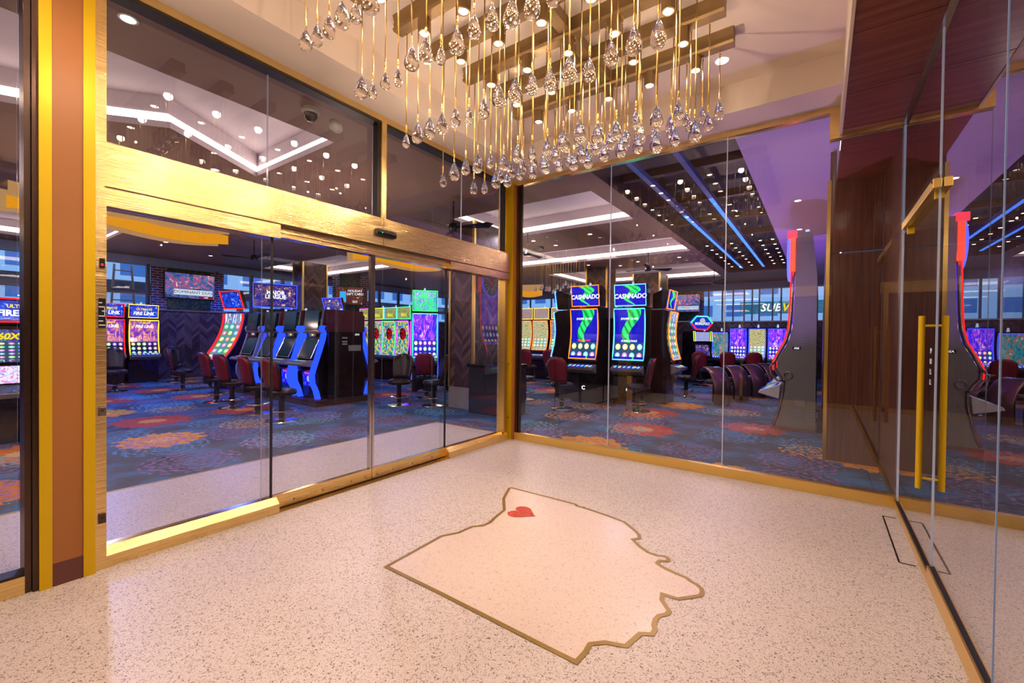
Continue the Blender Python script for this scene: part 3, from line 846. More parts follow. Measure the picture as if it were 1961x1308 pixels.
# podium
pd = thing('podium', 'black podium cabinet standing against the herringbone pillar', 'podium', (-1.45, 1.55, 0))
MB().box(-.42, .42, -.35, .35, 0, .86).build('body', 'podium_black', pd, bevel=.01)
MB().box(-.44, .44, -.37, .37, .86, .92).build('top', 'black_gloss', pd, bevel=.006)
MB().box(-.02, .12, -.1, .0, .92, .97).build('card_reader', 'black_plastic', pd)

# --- brick piers with televisions
def tv_wall(loc, rz, w, label_w, label_tv, screen, words, tvw, tvz0, tvz1):
    p = thing('brick_pier', label_w, 'brick wall', loc, rz)
    MB().box(-w / 2, w / 2, -.06, -.01, 0 if abs(rz - PI / 4) < .01 else SILL + .06, 3.44 if abs(rz - PI / 4) > .01 else ZH - .06).build('brickwork', 'brick', p)
    MB().box(-w * .3, w * .3, -.10, -.06, SILL + .06, 3.44 if abs(rz - PI / 4) > .01 else ZH).build('moss_panel', 'moss_panel', p)
    fx, fy = math.sin(rz), -math.cos(rz)
    tv = thing('television', label_tv, 'television', (loc[0] + fx * .16, loc[1] + fy * .16, (tvz0 + tvz1) / 2), rz)
    hh = (tvz1 - tvz0) / 2
    MB().box(-tvw / 2, tvw / 2, 0, .06, -hh, hh).build('casing', 'black_plastic', tv)
    MB().strip([(0, -hh + .02), (0, hh - .02)], tvw - .04, .004).build('screen', screen, tv)
    for (s_, size, mat, x, z, back) in words:
        if back: MB().box(x - back[0], x + back[0], -.012, -.006, z - back[1], z + back[1]).build('caption_bar', back[2], tv)
        text(s_, size, mat, (x, -.016, z), FRONT, tv)
    return tv
sc_game = mk_screen('tv_game', (14, 24, 70), (70, 110, 180), (200, 50, 80), None, estr=1.1, style='scene', seed=2.3)
tv_wall((XL + .02, .30, 0), PI / 2, 1.95, 'brick pier with a dark moss panel between the far left windows', 'wall television showing a ball game above the far left dado', sc_game,
        [('DOMINANT DUO', .13, 'text_dark_blue', .08, -.20, (.52, .085, glow('cap_white', (225, 240, 255), 1.1))), ('LIVE', .06, 'text_white', .42, -.34, (.2, .035, 'red_button'))], 1.36, 2.52, 3.32)
sc_cup = mk_screen('tv_cup', (70, 24, 24), (120, 50, 40), (40, 20, 30), None, estr=.8, style='scene', seed=5.3)
t2 = tv_wall((-10.9, 4.75, 0), PI / 4, 1.25, 'brick pier with a moss panel behind the bank of fruit game machines', 'television with a blue drink cup and gift card advert', sc_cup,
        [('HOLIDAY\nGIFT CARD', .12, 'text_white', .2, .12, None), ('GO', .12, 'neon_cyan' if 'neon_cyan' in M else 'text_white', .2, -.22, None)], .98, 2.55, 3.22)
MB().extrude([(-.02, -.24), (-.02, .16), (-.015, .16), (-.015, -.24)], -.34, -.12).build('cup_picture', glow('cup_blue', (60, 170, 235), 1.3), t2)
tv_wall((-1.12, YB - .02, 0), 0, 1.3, 'brick pier with a moss panel between the far back windows', 'small far television showing the same ball game through the back glass', sc_game,
        [('DOMINANT DUO', .10, 'text_dark_blue', .05, -.2, (.42, .07, 'cap_white'))], 1.08, 2.56, 3.32)

# --- step ladder seen in the left windows
ld = thing('exterior_ladder', 'metal step ladder standing outside the far left window', 'ladder', (-13.9, -1.1, 1.2))
m = MB()
for s in (-1, 1): m.tube([(0, s * .33, 0), (.0, s * .2, 2.3)], .03, 6)
m.build('rails', 'grey_plastic', ld)
m = MB()
for k in range(7): m.box(-.04, .04, -.31 + k * .018, .31 - k * .018, .3 + k * .3, .33 + k * .3)
m.build('rungs', 'grey_plastic', ld)

# ============================================================ CHANDELIER
BY = [-1.22 - .392 * k for k in range(7)]
XB0, XB1 = .86, 2.95
names = ['nearest the back glass wall', 'second from the back glass wall', 'third from the back glass wall', 'in the middle of the seven', 'fifth from the back glass wall', 'sixth from the back glass wall', 'farthest from the back glass wall']
prof = [(-.05, 0), (-.062, .018), (-.044, .024), (-.052, .06), (-.04, .066), (-.06, .115), (-.06, .12), (.06, .12), (.06, .115), (.04, .066), (.052, .06), (.044, .024), (.062, .018), (.05, 0)]
for k, y in enumerate(BY):
    o = MB().extrude([(a * .82, b) for a, b in prof], XB0 - 1.9, XB1 - 1.9).build('ceiling_rail', 'bronze_rail', None, loc=(1.9, y, 3.75))
    tag(o, 'bronze moulded ceiling rail ' + names[k], 'light rail')
cr = MB().box(1.86, 1.95, BY[-1], BY[0], 3.78, 3.865).build('cross_rail', 'bronze_rail')
tag(cr, 'bronze rail crossing above the seven hanging rails', 'light rail')
# cylinder spots
sp = thing('cylinder_spotlight', '', 'spotlight')
MB().lathe([(.042, .115), (.046, .11), (.046, .0), (.04, -.004), (.036, .0)], 20).build('housing', 'bronze_rail', sp, smooth=False)
MB().lathe([(.037, .001), (0, -.006)], 20).build('lens', 'lamp_white', sp)
first = True
SX = [1.155 + .378 * i for i in range(5)]
for k, y in enumerate(BY):
    for x in SX:
        o = sp if first else copy_tree(sp); first = False
        put(o, (x, y + .0, 3.642), 0, 'small bronze cylinder spotlight lit under the rail ' + names[k], 'cylinder spotlights on the rail ' + names[k])
# pendants: three drop sizes
def drop_mesh(L, R, seed):
    rnd = random.Random(seed)
    pr = []
    n = 18
    for i in range(n + 1):
        t = PI * (1 - i / n)                         # pi at the bottom, 0 at the tip
        pr.append((max(.0, R * 1.36 * math.sin(t) * math.sin(t / 2) ** 1.55) + (.0035 if 10 < i < n else 0), L * (1 + math.cos(t)) / 2))
    pr[0] = (0.0, 0); pr[-1] = (0.0, L + .003)
    m = MB().lathe(pr, 22, sx=1.0, sy=.85)
    return m
DR = []
for i, (L, R) in enumerate(((.112, .034), (.134, .042), (.154, .049))):
    t_ = thing('crystal_pendant', '', 'pendant')
    drop_mesh(L, R, i).build('glass_drop', 'crystal', t_, smooth=True, loc=(0, 0, 0))
    m = MB(); m.tube([(.006 * math.cos(a), 0, .007 * math.sin(a) + L + .006) for a in [2 * PI * q / 10 for q in range(10)]], .0016, 5, closed=True)
    m.tube([(0, .006 * math.cos(a), .009 * math.sin(a) + L + .018) for a in [2 * PI * q / 10 for q in range(10)]], .0016, 5, closed=True)
    m.build('hook', 'rod_gold', t_)
    MB().lathe([(.0045, L + .026), (.0065, L + .030), (.0065, L + .036), (.0045, L + .040), (.0065, L + .044), (.006, L + .055), (.0038, L + .062)], 8).build('ferrule', 'rod_gold', t_)
    DR.append((t_, L))
for t_, L in DR:
    for ch in list(t_.children):
        pass
ZB = [3.185, 2.965, 2.735, 2.70, 2.89, 3.04, 3.14]
RODM = {}
cnt = 0
rnd = random.Random(3)
used = [False] * 3
for k, y in enumerate(BY):
    for i in range(16):
        x = .967 + .1255 * i
        zb = ZB[k] + rnd.uniform(-.03, .03)
        s = rnd.choice((0, 1, 1, 2, 2)); t_, L = DR[s]
        if used[s]: o = copy_tree(t_)
        else: o = t_; used[s] = True
        if k == 3 and False: pass
        lab = 'glass teardrop on a gold rod under the rail ' + names[k]
        put(o, (x, y, zb), rnd.uniform(0, PI), lab, 'crystal pendants on the rail ' + names[k])
        top = 3.75 - zb
        rl = round(top, 2)
        b0 = rnd.uniform(-.003, .003)
        rod = MB().tube([(0, 0, L + .055), (b0, 0, (L + top) / 2), (0, 0, top - .055)], .0042, 6)
        rod.tube([(0, 0, top - .06), (0, 0, top - .035)], .006, 6).tube([(.008 * math.cos(a), 0, .010 * math.sin(a) + top - .012) for a in [2 * PI * q / 10 for q in range(10)]], .0022, 5, closed=True)
        ro = rod.build('rod', 'rod_gold', o, smooth=True)
        # a copy of a source that already owns a rod drops the inherited one
        old = [c for c in o.children if c.name.startswith('rod') and c is not ro]
        for c in old: bpy.data.objects.remove(c)

# ============================================================ SMALL FITTINGS ON THE LEFT WALL
ms = thing('motion_sensor', 'slim black motion sensor on the gold door header', 'sensor', (0.0, -2.22, 2.45))
MB().extrude([(-.0, -.035), (-.035, -.03), (-.045, 0), (-.03, .03), (0, .035)], -.115, .115).build('body', 'black_plastic', ms, bevel=.004)
MB().box(-.10, .10, -.047, -.040, -.012, -.004).build('window_slot', 'black_gloss', ms)
MB().box(-.068, -.060, -.05, -.044, -.008, -.002).build('status_light', neon('green'), ms)
ms.rotation_euler = (0, 0, PI / 2)
ks = thing('key_switch', 'tiny red lit key switch on the gold door jamb', 'switch', (.001, -4.297, 1.86))
MB().box(0, .008, -.012, .012, -.028, .028).build('plate', 'black_plastic', ks)
MB().lathe([(.007, 0), (.005, .005), (0, .006)], 10).build('indicator', neon('red'), ks, loc=(.008, 0, -.008), rot=(0, PI / 2, 0))
kp = thing('door_sign', 'black and white door instruction sticker on the gold jamb', 'sticker', (.001, -4.297, 1.56))
MB().box(0, .003, -.016, .016, -.09, .09).build('plate', 'black_plastic', kp)
m = MB()
for z, y0, y1 in ((.06, -.015, .0), (.035, -.015, .012), (.01, .0, .015), (-.02, -.015, .012), (-.05, -.015, .005), (-.075, -.014, .014)): m.box(.003, .004, y0, y1, z, z + .006)
m.box(.003, .004, .010, .013, -.02, .035); m.build('print', 'white_plastic', kp)
for z, lab in ((.965, 'metal strike box on the gold jamb at waist height'), (.315, 'small dark sensor eye low on the gold jamb')):
    lk = thing('jamb_fitting', lab, 'door fitting', (.001, -4.297, z))
    MB().box(0, .012, -.017, .017, -.028, .028).build('box', 'chrome' if z > .5 else 'dark_bronze', lk, bevel=.002)
    MB().lathe([(.006, 0), (.006, .003), (0, .003)], 10).build('eye', 'gasket', lk, loc=(.012, 0, .006), rot=(0, PI / 2, 0))
for z in (1.06, .315):
    bl = MB().lathe([(.008, 0), (.011, .004), (.006, .012), (0, .013)], 8).build('hold_open_stud', 'gasket', None, loc=(.0, -.105, z), rot=(0, PI / 2, 0))
    tag(bl, 'tiny black stud on the gold corner post, ' + ('upper of two' if z > .6 else 'lower of two'), 'stud')
cam_ = thing('security_camera', 'black dome camera under the hall soffit behind the transom glass', 'camera', (-.66, -2.62, ZH))
MB().lathe([(.085, 0), (.085, -.035), (.07, -.05)], 20).build('housing', 'white_cover', cam_)
MB().lathe([(.068, -.045), (.06, -.085), (.035, -.115), (0, -.125)], 20).build('dome', 'black_gloss', cam_, smooth=True)
hs = thing('alarm_cover', 'white half round alarm cover near the top of the transom glass', 'alarm', (-.16, -2.66, 3.38))
m = MB(); m.lathe([(0, -.0), (.05, .01), (.062, .03), (0, .05)], 16, sy=1.2); m.build('shell', 'white_cover', hs, smooth=True, rot=(0, PI / 2, 0), loc=(-.03, 0, 0))

# ============================================================ CASINO CHAIRS
def make_chair():
    t_ = thing('casino_chair', '', 'chair')
    s = MB().lathe([(.19, -.03), (.225, -.02), (.24, .02), (.225, .055), (.17, .075), (0, .08)], 24, (0, 0, .46), sy=.95)
    s.build('seat', 'leather_black', t_, smooth=True)
    # backrest: curved padded panel, burgundy outside, black inside
    def back(off, th, mat, name):
        m = MB(); rows, cols = 8, 8
        P = []
        for r in range(rows + 1):
            u = r / rows; z = .55 + .50 * u
            wdt = .215 * (1 - .0 * u) * (math.sin(min(1, (1 - u) * 3.2 + .35) * PI / 2)) * (.82 + .18 * min(1, u * 2.2))
            row = []
            for c in range(cols + 1):
                v = c / cols * 2 - 1
                row.append((v * wdt, .20 + .10 * u - .07 * v * v + off, z - .02 * v * v))
            P.append(row)
        for r in range(rows):
            for c in range(cols): m.poly([P[r][c], P[r][c + 1], P[r + 1][c + 1], P[r + 1][c]])
        o = m.build(name, mat, t_, smooth=True)
        bmm = bmesh.new(); bmm.from_mesh(o.data); bmesh.ops.remove_doubles(bmm, verts=bmm.verts, dist=1e-5); bmm.to_mesh(o.data); bmm.free()
        so = o.modifiers.new('s', 'SOLIDIFY'); so.thickness = th; so.offset = 0
        return o
    back(.020, .024, 'leather_burgundy', 'backrest')
    back(-.012, .04, 'leather_black', 'back_cushion')
    MB().box(-.035, .035, .12, .235, .40, .43).box(-.035, .035, .215, .235, .40, .60).build('back_bracket', 'black_plastic', t_)
    MB().lathe([(.05, 0), (.045, .43)], 14).build('pedestal', 'black_plastic', t_)
    MB().lathe([(.24, 0), (.235, .012), (.07, .03), (.05, .05)], 24).build('base_disc', 'chrome', t_)
    m = MB().tube([(.20 * math.cos(a), -.03 + .20 * math.sin(a), .17) for a in [2 * PI * q / 24 for q in range(24)]], .011, 6, closed=True)
    for q in range(4):
        a = q * PI / 2; m.tube([(.045 * math.cos(a), .045 * math.sin(a), .15), (.20 * math.cos(a), -.03 + .20 * math.sin(a), .17)], .008, 5)
    m.build('foot_ring', 'chrome', t_)
    return t_
chair0 = make_chair(); chair_used = [False]
def chair(x, y, rz, label, group=None):
    o = copy_tree(chair0) if chair_used[0] else chair0
    chair_used[0] = True
    put(o, (x, y, 0), rz, label, group)
    return o
# rz=0: seat faces -y (back at +y);  rz=PI: faces +y
for x, y, r, lab in [
    (-3.75, -1.35, PI + .1, 'burgundy backed chair at the nearest machine of the blue ribbon bank'),
    (-4.75, -1.28, PI - .05, 'burgundy backed chair second along the blue ribbon bank'),
    (-5.75, -1.30, PI + .1, 'burgundy backed chair third along the blue ribbon bank'),
    (-6.75, -1.20, PI, 'burgundy backed chair at the far end of the blue ribbon bank'),
    (-9.45, -.95, PI - .5, 'lone black and burgundy swivel chair on the open carpet at the left'),
    (-11.9, -.35, PI * .55, 'chair just right of the yellow edged machine on the far left wall'),
    (-10.3, -2.05, PI * .5, 'chair partly hidden by the gold jamb at the far left'),
    (-9.6, -.3, .3, 'black chair beside the red edged curved machine'),
    (-3.55, .95, .5, 'dark chair at the right side of the blue ribbon bank beyond the door stile'),
    (-2.95, 1.35, -.6, 'brown leather chair just right of the meeting stile'),
    (-3.85, 2.0, PI + .6, 'dark red chair in front of the green edged machine'),
    (-2.0, 3.3, PI / 2 + .6, 'low backed black stool just right of the corner post'),
    (-.72, 2.75, PI, 'burgundy chair in front of the orange edged tornado machine'),
    (.62, 3.42, -PI / 2 + .35, 'bright red backed chair right of the blue edged tornado machine'),
    (-4.1, 6.7, PI, 'burgundy chair before the leftmost gold crest machine'),
    (-3.3, 6.8, PI, 'burgundy chair before the second gold crest machine'),
    (-2.6, 6.2, PI, 'dark leather chair before the last gold crest machine'),
    (-.35, 7.6, PI, 'chair in front of the hexagon topped machine'),
    (.85, 6.2, -PI / 2 + .2, 'black leather chair left of the bronze shell seats'),
    (.55, 9.2, PI, 'dark chair at the first machine of the far row'),
    (1.2, 10.0, PI, 'dark chair at the middle machine of the far row'),
    (1.9, 10.2, PI, 'dark chair at the right end of the far row')]:
    chair(x, y, r, lab)

# bronze shell seats
sh = thing('shell_seat', '', 'seat')
m = MB(); P = []
pts = [(.30, .0), (.34, .22), (.30, .48), (.18, .70), (.02, .80), (-.10, .78)]
for i, (yy, zz) in enumerate(pts):
    row = []
    for c in range(7):
        v = c / 6 * 2 - 1
        row.append((v * .24 * (1 - .25 * (i == 5)), yy - .10 * v * v, zz))
    P.append(row)
for r in range(5):
    for c in range(6): m.poly([P[r][c], P[r][c + 1], P[r + 1][c + 1], P[r + 1][c]])
o = m.build('shell', 'shell_bronze', sh, smooth=True)
bmm = bmesh.new(); bmm.from_mesh(o.data); bmesh.ops.remove_doubles(bmm, verts=bmm.verts, dist=1e-5); bmm.to_mesh(o.data); bmm.free()
so = o.modifiers.new('s', 'SOLIDIFY'); so.thickness = .035
sb = o.modifiers.new('sub', 'SUBSURF'); sb.levels = 1; sb.render_levels = 2
MB().lathe([(.17, .44), (.20, .46), (.2, .50), (.16, .53), (0, .54)], 18).build('seat', 'leather_black', sh, smooth=True)
MB().lathe([(.2, 0), (.19, .02), (.04, .04), (.035, .44)], 16).build('pedestal', 'dark_bronze', sh)
for i, lab in enumerate(('nearest', 'second', 'third', 'fourth', 'farthest')):
    o = sh if i == 0 else copy_tree(sh)
    put(o, (1.62 + .27 * i, 5.5 + .85 * i, 0), -2.15, 'curved bronze shell seat, %s of the receding row of five' % lab, 'bronze shell seats in a row')

# ============================================================ SLOT MACHINES
def rounded(pts_yz, w, off, r):
    """closed outline of a curved panel, as 3d points"""
    L = [(-w / 2, y - off, z) for y, z in pts_yz]; R = [(w / 2, y - off, z) for y, z in reversed(pts_yz)]
    return L + R
def curve_prof(z0, z1, y0, bulge, n=8):
    out = []
    for i in range(n + 1):
        u = i / n; out.append((y0 + bulge * (math.sin(u * PI) * .55 + u * .45), z0 + (z1 - z0) * u))
    return out
def tall_machine(loc, rz, label, edge, edge_top, main, top, w=.68, z0=.95, z1=1.80, z2=2.25, words_top=(), words_main=(), top_tilt=.10, sides=None, group=None, deck='blue'):
    t_ = thing('slot_machine', label, 'slot machine', loc, rz, group)
    sp_ = curve_prof(z0, z1, -.34, .14)
    cab = [(-.22, 0), (-.22, .60), (-.30, .66), (-.30, z0 - .05)] + [(y + .02, z) for y, z in sp_] + [(-.12, z1 + .05), (.32, z1 + .05), (.32, 0)]
    MB().extrude(cab, -w / 2, w / 2).build('cabinet', 'black_gloss', t_)
    MB().extrude([(-.30, .66), (-.50, .74), (-.52, .80), (-.30, .86)], -w * .48, w * .48).build('button_deck', 'charcoal', t_, bevel=.008)
    dk = MB().strip([(-.515, .803), (-.33, .855)], w * .86, .004).build('deck_display', mk_screen('deck_' + deck, NEON[deck], (220, 230, 255), (20, 20, 60), (6, 1), 1.0, .9, 3.0, 'flat'), t_)
    MB().lathe([(.035, 0), (.035, .02), (.02, .026), (0, .028)], 14).build('spin_button', glow('btn_amber', (255, 190, 90), 1.6), t_, loc=(w * .25, -.42, .82), rot=(.27, 0, 0))
    MB().strip(sp_, w * .90, .012).build('main_screen', main, t_)
    MB().tube(rounded(sp_, w * .96, .02, 0), .013, 6, closed=True).build('light_edge', neon(edge), t_)
    if z2 > z1 + .1:
        a0 = z1 + .07
        tp = [(-.20, a0), (-.20 - top_tilt, z2)]
        MB().extrude([(-.17, a0), (-.17 - top_tilt, z2), (-.05 - top_tilt, z2 + .01), (.10, z2 - .08), (.10, a0)], -w / 2, w / 2).build('top_box', 'black_gloss', t_)
        MB().strip([(tp[0][0], a0 + .02), (tp[1][0], z2 - .02)], w * .90, .004).build('top_screen', top, t_)
        MB().tube(rounded([(tp[0][0], a0 + .005), (tp[1][0], z2 - .005)], w * .97, .008, 0), .012, 6, closed=True).build('top_light_edge', neon(edge_top), t_)
    MB().lathe([(.03, 0), (.03, .05), (.022, .055), (.022, .10), (0, .11)], 12).build('signal_candle', 'candle', t_, loc=(0, .02, max(z1 + .05, z2 - .02)))
    if sides:
        for s in (-1, 1):
            MB().box(s * (w / 2 + .012) - .012, s * (w / 2 + .012) + .012, -.22, -.16, .3, z1).build('side_light', neon(sides), t_)
    for (s_, size, mat, z, sx) in words_top:
        u = (z - (z1 + .07)) / (z2 - z1 - .07)
        text(s_, size, mat, (0, -.20 - top_tilt * u - .014, z), (PI / 2 - math.atan2(top_tilt, z2 - z1 - .07) * -1, 0, 0), t_, sx=sx, bold=size * .03, shear=.15)
    for (s_, size, mat, z, sx) in words_main:
        u = (z - z0) / (z1 - z0); y = -.34 + .14 * (math.sin(u * PI) * .55 + u * .45)
        text(s_, size, mat, (0, y - .022, z), FRONT, t_, sx=sx, bold=size * .03, shear=.15)
    return t_

scr_torn = mk_screen('screen_tornado', (14, 20, 190), (10, 120, 60), (40, 235, 110), (4, 2), .34, 2.0, 1.0, 'swirl', hue=(.01, .05, .12, 1))
scr_torn_top = mk_screen('screen_tornado_top', (14, 20, 200), (10, 130, 60), (40, 240, 110), None, estr=2.0, seed=2.2, style='swirl')
scr_fire = mk_screen('screen_fire', (26, 40, 190), (120, 60, 170), (236, 140, 120), (5, 3), .38, 1.5, 3.0, 'scene', hue=(.005, .01, .06, 1))
scr_fire_top = mk_screen('screen_fire_top', (10, 20, 120), (16, 50, 190), (20, 80, 220), None, estr=1.5, seed=4.0, style='scene')
scr_heart = mk_screen('screen_heart', (16, 150, 140), (230, 200, 70), (40, 70, 200), None, estr=1.35, seed=1.0, style='heart')
scr_ball_top = mk_screen('screen_heart_top', (30, 110, 140), (200, 190, 90), (60, 120, 90), None, estr=1.0, seed=6.0, style='scene')
scr_crest = mk_screen('screen_crest', (60, 30, 4), (255, 190, 50), (150, 210, 190), (4, 4), .42, 1.5, 1.0, 'crest', hue=(.3, .32, .28, 1))
scr_crest_top = mk_screen('screen_crest_top', (40, 24, 6), (255, 190, 50), (50, 100, 190), None, estr=1.5, seed=2.0, style='crest')
scr_blue = mk_screen('screen_blue', (14, 24, 200), (60, 40, 230), (170, 60, 210), (5, 3), .40, 1.9, 5.0, 'scene', hue=(.01, .01, .35, 1))
scr_green = mk_screen('screen_green', (20, 190, 110), (40, 220, 130), (90, 60, 220), None, estr=1.7, seed=8.0, style='scene')
scr_art = mk_screen('screen_art', (220, 200, 120), (40, 90, 190), (250, 250, 250), (3, 6), .8, 1.3, 7.0, 'scene', hue=(.1, .3, .3, 1))
scr_navy = mk_screen('screen_navy', (8, 12, 60), (20, 40, 160), (150, 90, 60), None, estr=1.2, seed=9.0, style='scene')
scr_dark = mk_screen('screen_dim', (34, 54, 78), (58, 80, 104), (60, 84, 110), None, estr=.55, style='flat')
scr_teal = mk_screen('screen_teal', (10, 70, 90), (30, 150, 170), (200, 90, 50), None, estr=1.2, seed=12.0, style='scene')
scr_sixty = mk_screen('screen_sixty', (20, 30, 110), (90, 40, 150), (60, 120, 170), (7, 6), .62, 1.1, 13.0, 'scene', hue=(.03, .1, .16, 1))

# tornado pair
for (x, y, rz, e, lab, sub) in ((-.70, 3.95, -.02, 'orange', 'tall slot machine with orange light edges and a green tornado screen', 'FLASH CASH'),
                           (.19, 4.22, .10, 'cyan', 'tall slot machine with blue light edges and a green tornado screen', 'SUPER STRIKE')):
    o = tall_machine((x, y, 0), rz, lab, e, e, scr_torn, scr_torn_top, w=.68, z0=.98, z1=2.06, z2=2.58, top_tilt=.06,
        words_top=(('CASHNADO', .135, 'text_white', 2.33, .92),), words_main=((sub, .055, 'text_red' if e == 'orange' else 'text_white', 1.375, 1.0), ('$10,000  $1,000', .062, 'text_white', 1.85, .9)))
    text('C', .12, 'text_white', (-.02, -.225, .33), FRONT, o, name='maker_emblem', bold=.004)
    MB().box(-.32, .32, -.225, -.221, 1.42, 1.425).build('marquee_bar', 'black_gloss', o)
# side facing halves of the same pod
tall_machine((-1.38, 4.32, 0), -PI / 2, 'slot machine edge with a cyan light strip left of the orange tornado machine', 'cyan', 'cyan', scr_torn, scr_torn_top, w=.6, z0=.98, z1=2.02, z2=2.52, top_tilt=.06)
tall_machine((.60, 4.92, 0), PI / 2, 'slot machine edge with an orange light strip right of the blue tornado machine', 'orange', 'orange', scr_art, scr_torn_top, w=.6, z0=.98, z1=2.02, z2=2.50, top_tilt=.06)
hub = MB().box(-.80, .24, 4.62, 5.1, 0, 1.9).build('machine_hub', 'black_plastic'); tag(hub, 'black service hub between the tornado slot machines', 'machine hub')
gp = MB().box(.32, .42, 3.60, 3.66, 0, .66).build('hub_post', 'bronze_rail'); tag(gp, 'bronze post under the deck of the blue tornado machine', 'post')

# gold crest bank
for i, x in enumerate((-5.55, -4.90, -4.25, -3.55)):
    tall_machine((x, 7.85, 0), 0, 'gold crest slot machine with orange edges, %s from the left of its bank' % ('first', 'second', 'third', 'fourth')[i], 'orange', 'yellow', scr_crest if i != 3 else mk_screen('screen_crest_blue', (20, 50, 160), (80, 150, 220), (230, 180, 60), (4, 4), .4, 1.2, 4.0, 'crest', hue=(.3, .32, .28, 1)), scr_crest_top,
                 w=.60, z0=1.0, z1=1.98, z2=2.42, top_tilt=.0)
# fruit heart bank seen through the sliding door
for i, (x, c1, c2) in enumerate(((-9.0, 'pink', 'pink'), (-8.35, 'purple', 'lime'), (-7.70, 'green', 'cyan'), (-7.05, 'purple', 'green'))):
    o = tall_machine((x, 4.25, 0), 0, 'red heart slot machine with %s edges behind the ribbon bank' % ('pink', 'violet and lime', 'green and blue', 'violet and green')[i], c1, c2, scr_heart, scr_ball_top, w=.62, z0=.72, z1=1.88, z2=2.32, top_tilt=0,
                 words_top=(('BALL', .13, 'text_yellow', 2.08, .9),), sides='purple' if i == 3 else None)
# green machine
o = tall_machine((-4.95, 2.95, 0), math.radians(50), 'tall slot machine with bright green edges and a violet reel screen', 'green', 'green', scr_blue, scr_green, w=.64, z0=.88, z1=2.0, z2=2.60, top_tilt=.0, sides='blue')
tall_machine((-4.15, 3.55, 0), math.radians(75), 'slot machine with lime edges half hidden behind the sidelite edge', 'green', 'lime', scr_green, scr_green, w=.6, z0=.88, z1=1.98, z2=1.99)
# fire machines at far left wall
for (x, y, e, lab) in ((-12.45, -1.02, 'yellow', 'slot machine with yellow edges and a fiery blue screen on the far left wall'), (-12.45, -1.78, 'red', 'slot machine with red edges beside the gold jamb on the far left wall')):
    tall_machine((x, y, 0), PI / 2, lab, e, e, scr_fire, scr_fire_top, w=.68, z0=.80, z1=1.78, z2=2.22, top_tilt=.05, deck='red' if e == 'red' else 'blue',
                 words_top=(('ULTIMATE', .085, 'text_yellow', 2.09, .9), ('FIRE LINK', .13, 'text_white', 1.97, .85)), words_main=(('ULTIMATE', .06, 'text_yellow', 1.70, .9), ('FIRE LINK', .11, 'text_white', 1.60, .85)))
MB_red = MB().box(-.18, .18, -.235, -.225, .12, .45)
# wide foreground machine at the very left
o = thing('slot_machine', 'wide slot machine with a red edged fiery top screen left of the brown pier', 'slot machine', (-5.15, -4.12, 0), PI / 2 + .12)
W = .86
MB().extrude([(-.20, 0), (-.24, .58), (-.34, .62), (-.34, .98), (-.16, 1.0), (-.12, 1.5), (-.2, 1.55), (-.16, 1.86), (.3, 1.86), (.3, 0)], -W / 2, W / 2).build('cabinet', 'black_gloss', o)
MB().extrude([(-.34, .58), (-.66, .62), (-.68, .68), (-.34, .76)], -W * .48, W * .48).build('button_deck', 'charcoal', o, bevel=.01)
MB().strip([(-.66, .685), (-.36, .757)], W * .8, .004).build('deck_display', mk_screen('deck_wide', (40, 80, 220), (90, 90, 110), (20, 20, 40), None, estr=.7, seed=2.0, style='scene'), o)
MB().strip([(-.345, .78), (-.345, 1.0)], W * .72, .003).build('lower_screen', mk_screen('screen_paytable', (40, 30, 200), (230, 230, 255), (200, 60, 160), None, estr=1.6, seed=3.3, style='scene'), o)
MB().strip([(-.165, 1.04), (-.13, 1.46)], W * .70, .006).build('main_screen', scr_sixty, o)
MB().strip([(-.205, 1.58), (-.175, 1.83)], W * .74, .006).build('top_screen', scr_fire_top, o)
MB().tube(rounded([(-.22, 1.56), (-.18, 1.86)], W * .9, .01, 0), .012, 6, closed=True).build('top_light_edge', neon('red'), o)
m = MB()
for s in (-1, 1): m.tube(rounded([(-.18, 1.05), (-.14, 1.44)], .09, .0, 0), .008, 6, closed=True)
for v in range(len(m.v)): pass
side = m.build('side_window_light', neon('cyan'), o, loc=(-W * .43, 0, 0))
text('60X', .11, 'text_yellow', (-.12, -.165, 1.37), FRONT, o, shear=.2, bold=.004)
text('ULTIMATE', .06, 'text_yellow', (0, -.2, 1.76), FRONT, o, bold=.002)
text('FIRE LINK', .105, 'text_white', (0, -.205, 1.67), FRONT, o, bold=.004)
# upper red edged signs beyond it
o = thing('overhead_sign', 'pair of red edged tilted screens above the far left machines', 'sign', (-7.6, -5.0, 2.1), PI / 2)
for s in (0, 1):
    MB().extrude([(-.1, -.2), (-.2, .2), (-.12, .2), (-.02, -.2)], -.2 + s * .5, .2 + s * .5).build('panel', 'black_gloss', o)
    MB().tube([(x + s * .5, y, z) for x, y, z in ((-.2, -.11, -.2), (.2, -.11, -.2), (.2, -.21, .2), (-.2, -.21, .2))], .012, 6, closed=True).build('light_edge', neon('red'), o)
MB().box(-.03, .53, .0, .03, -2.1, -.1).build('stand', 'black_plastic', o)

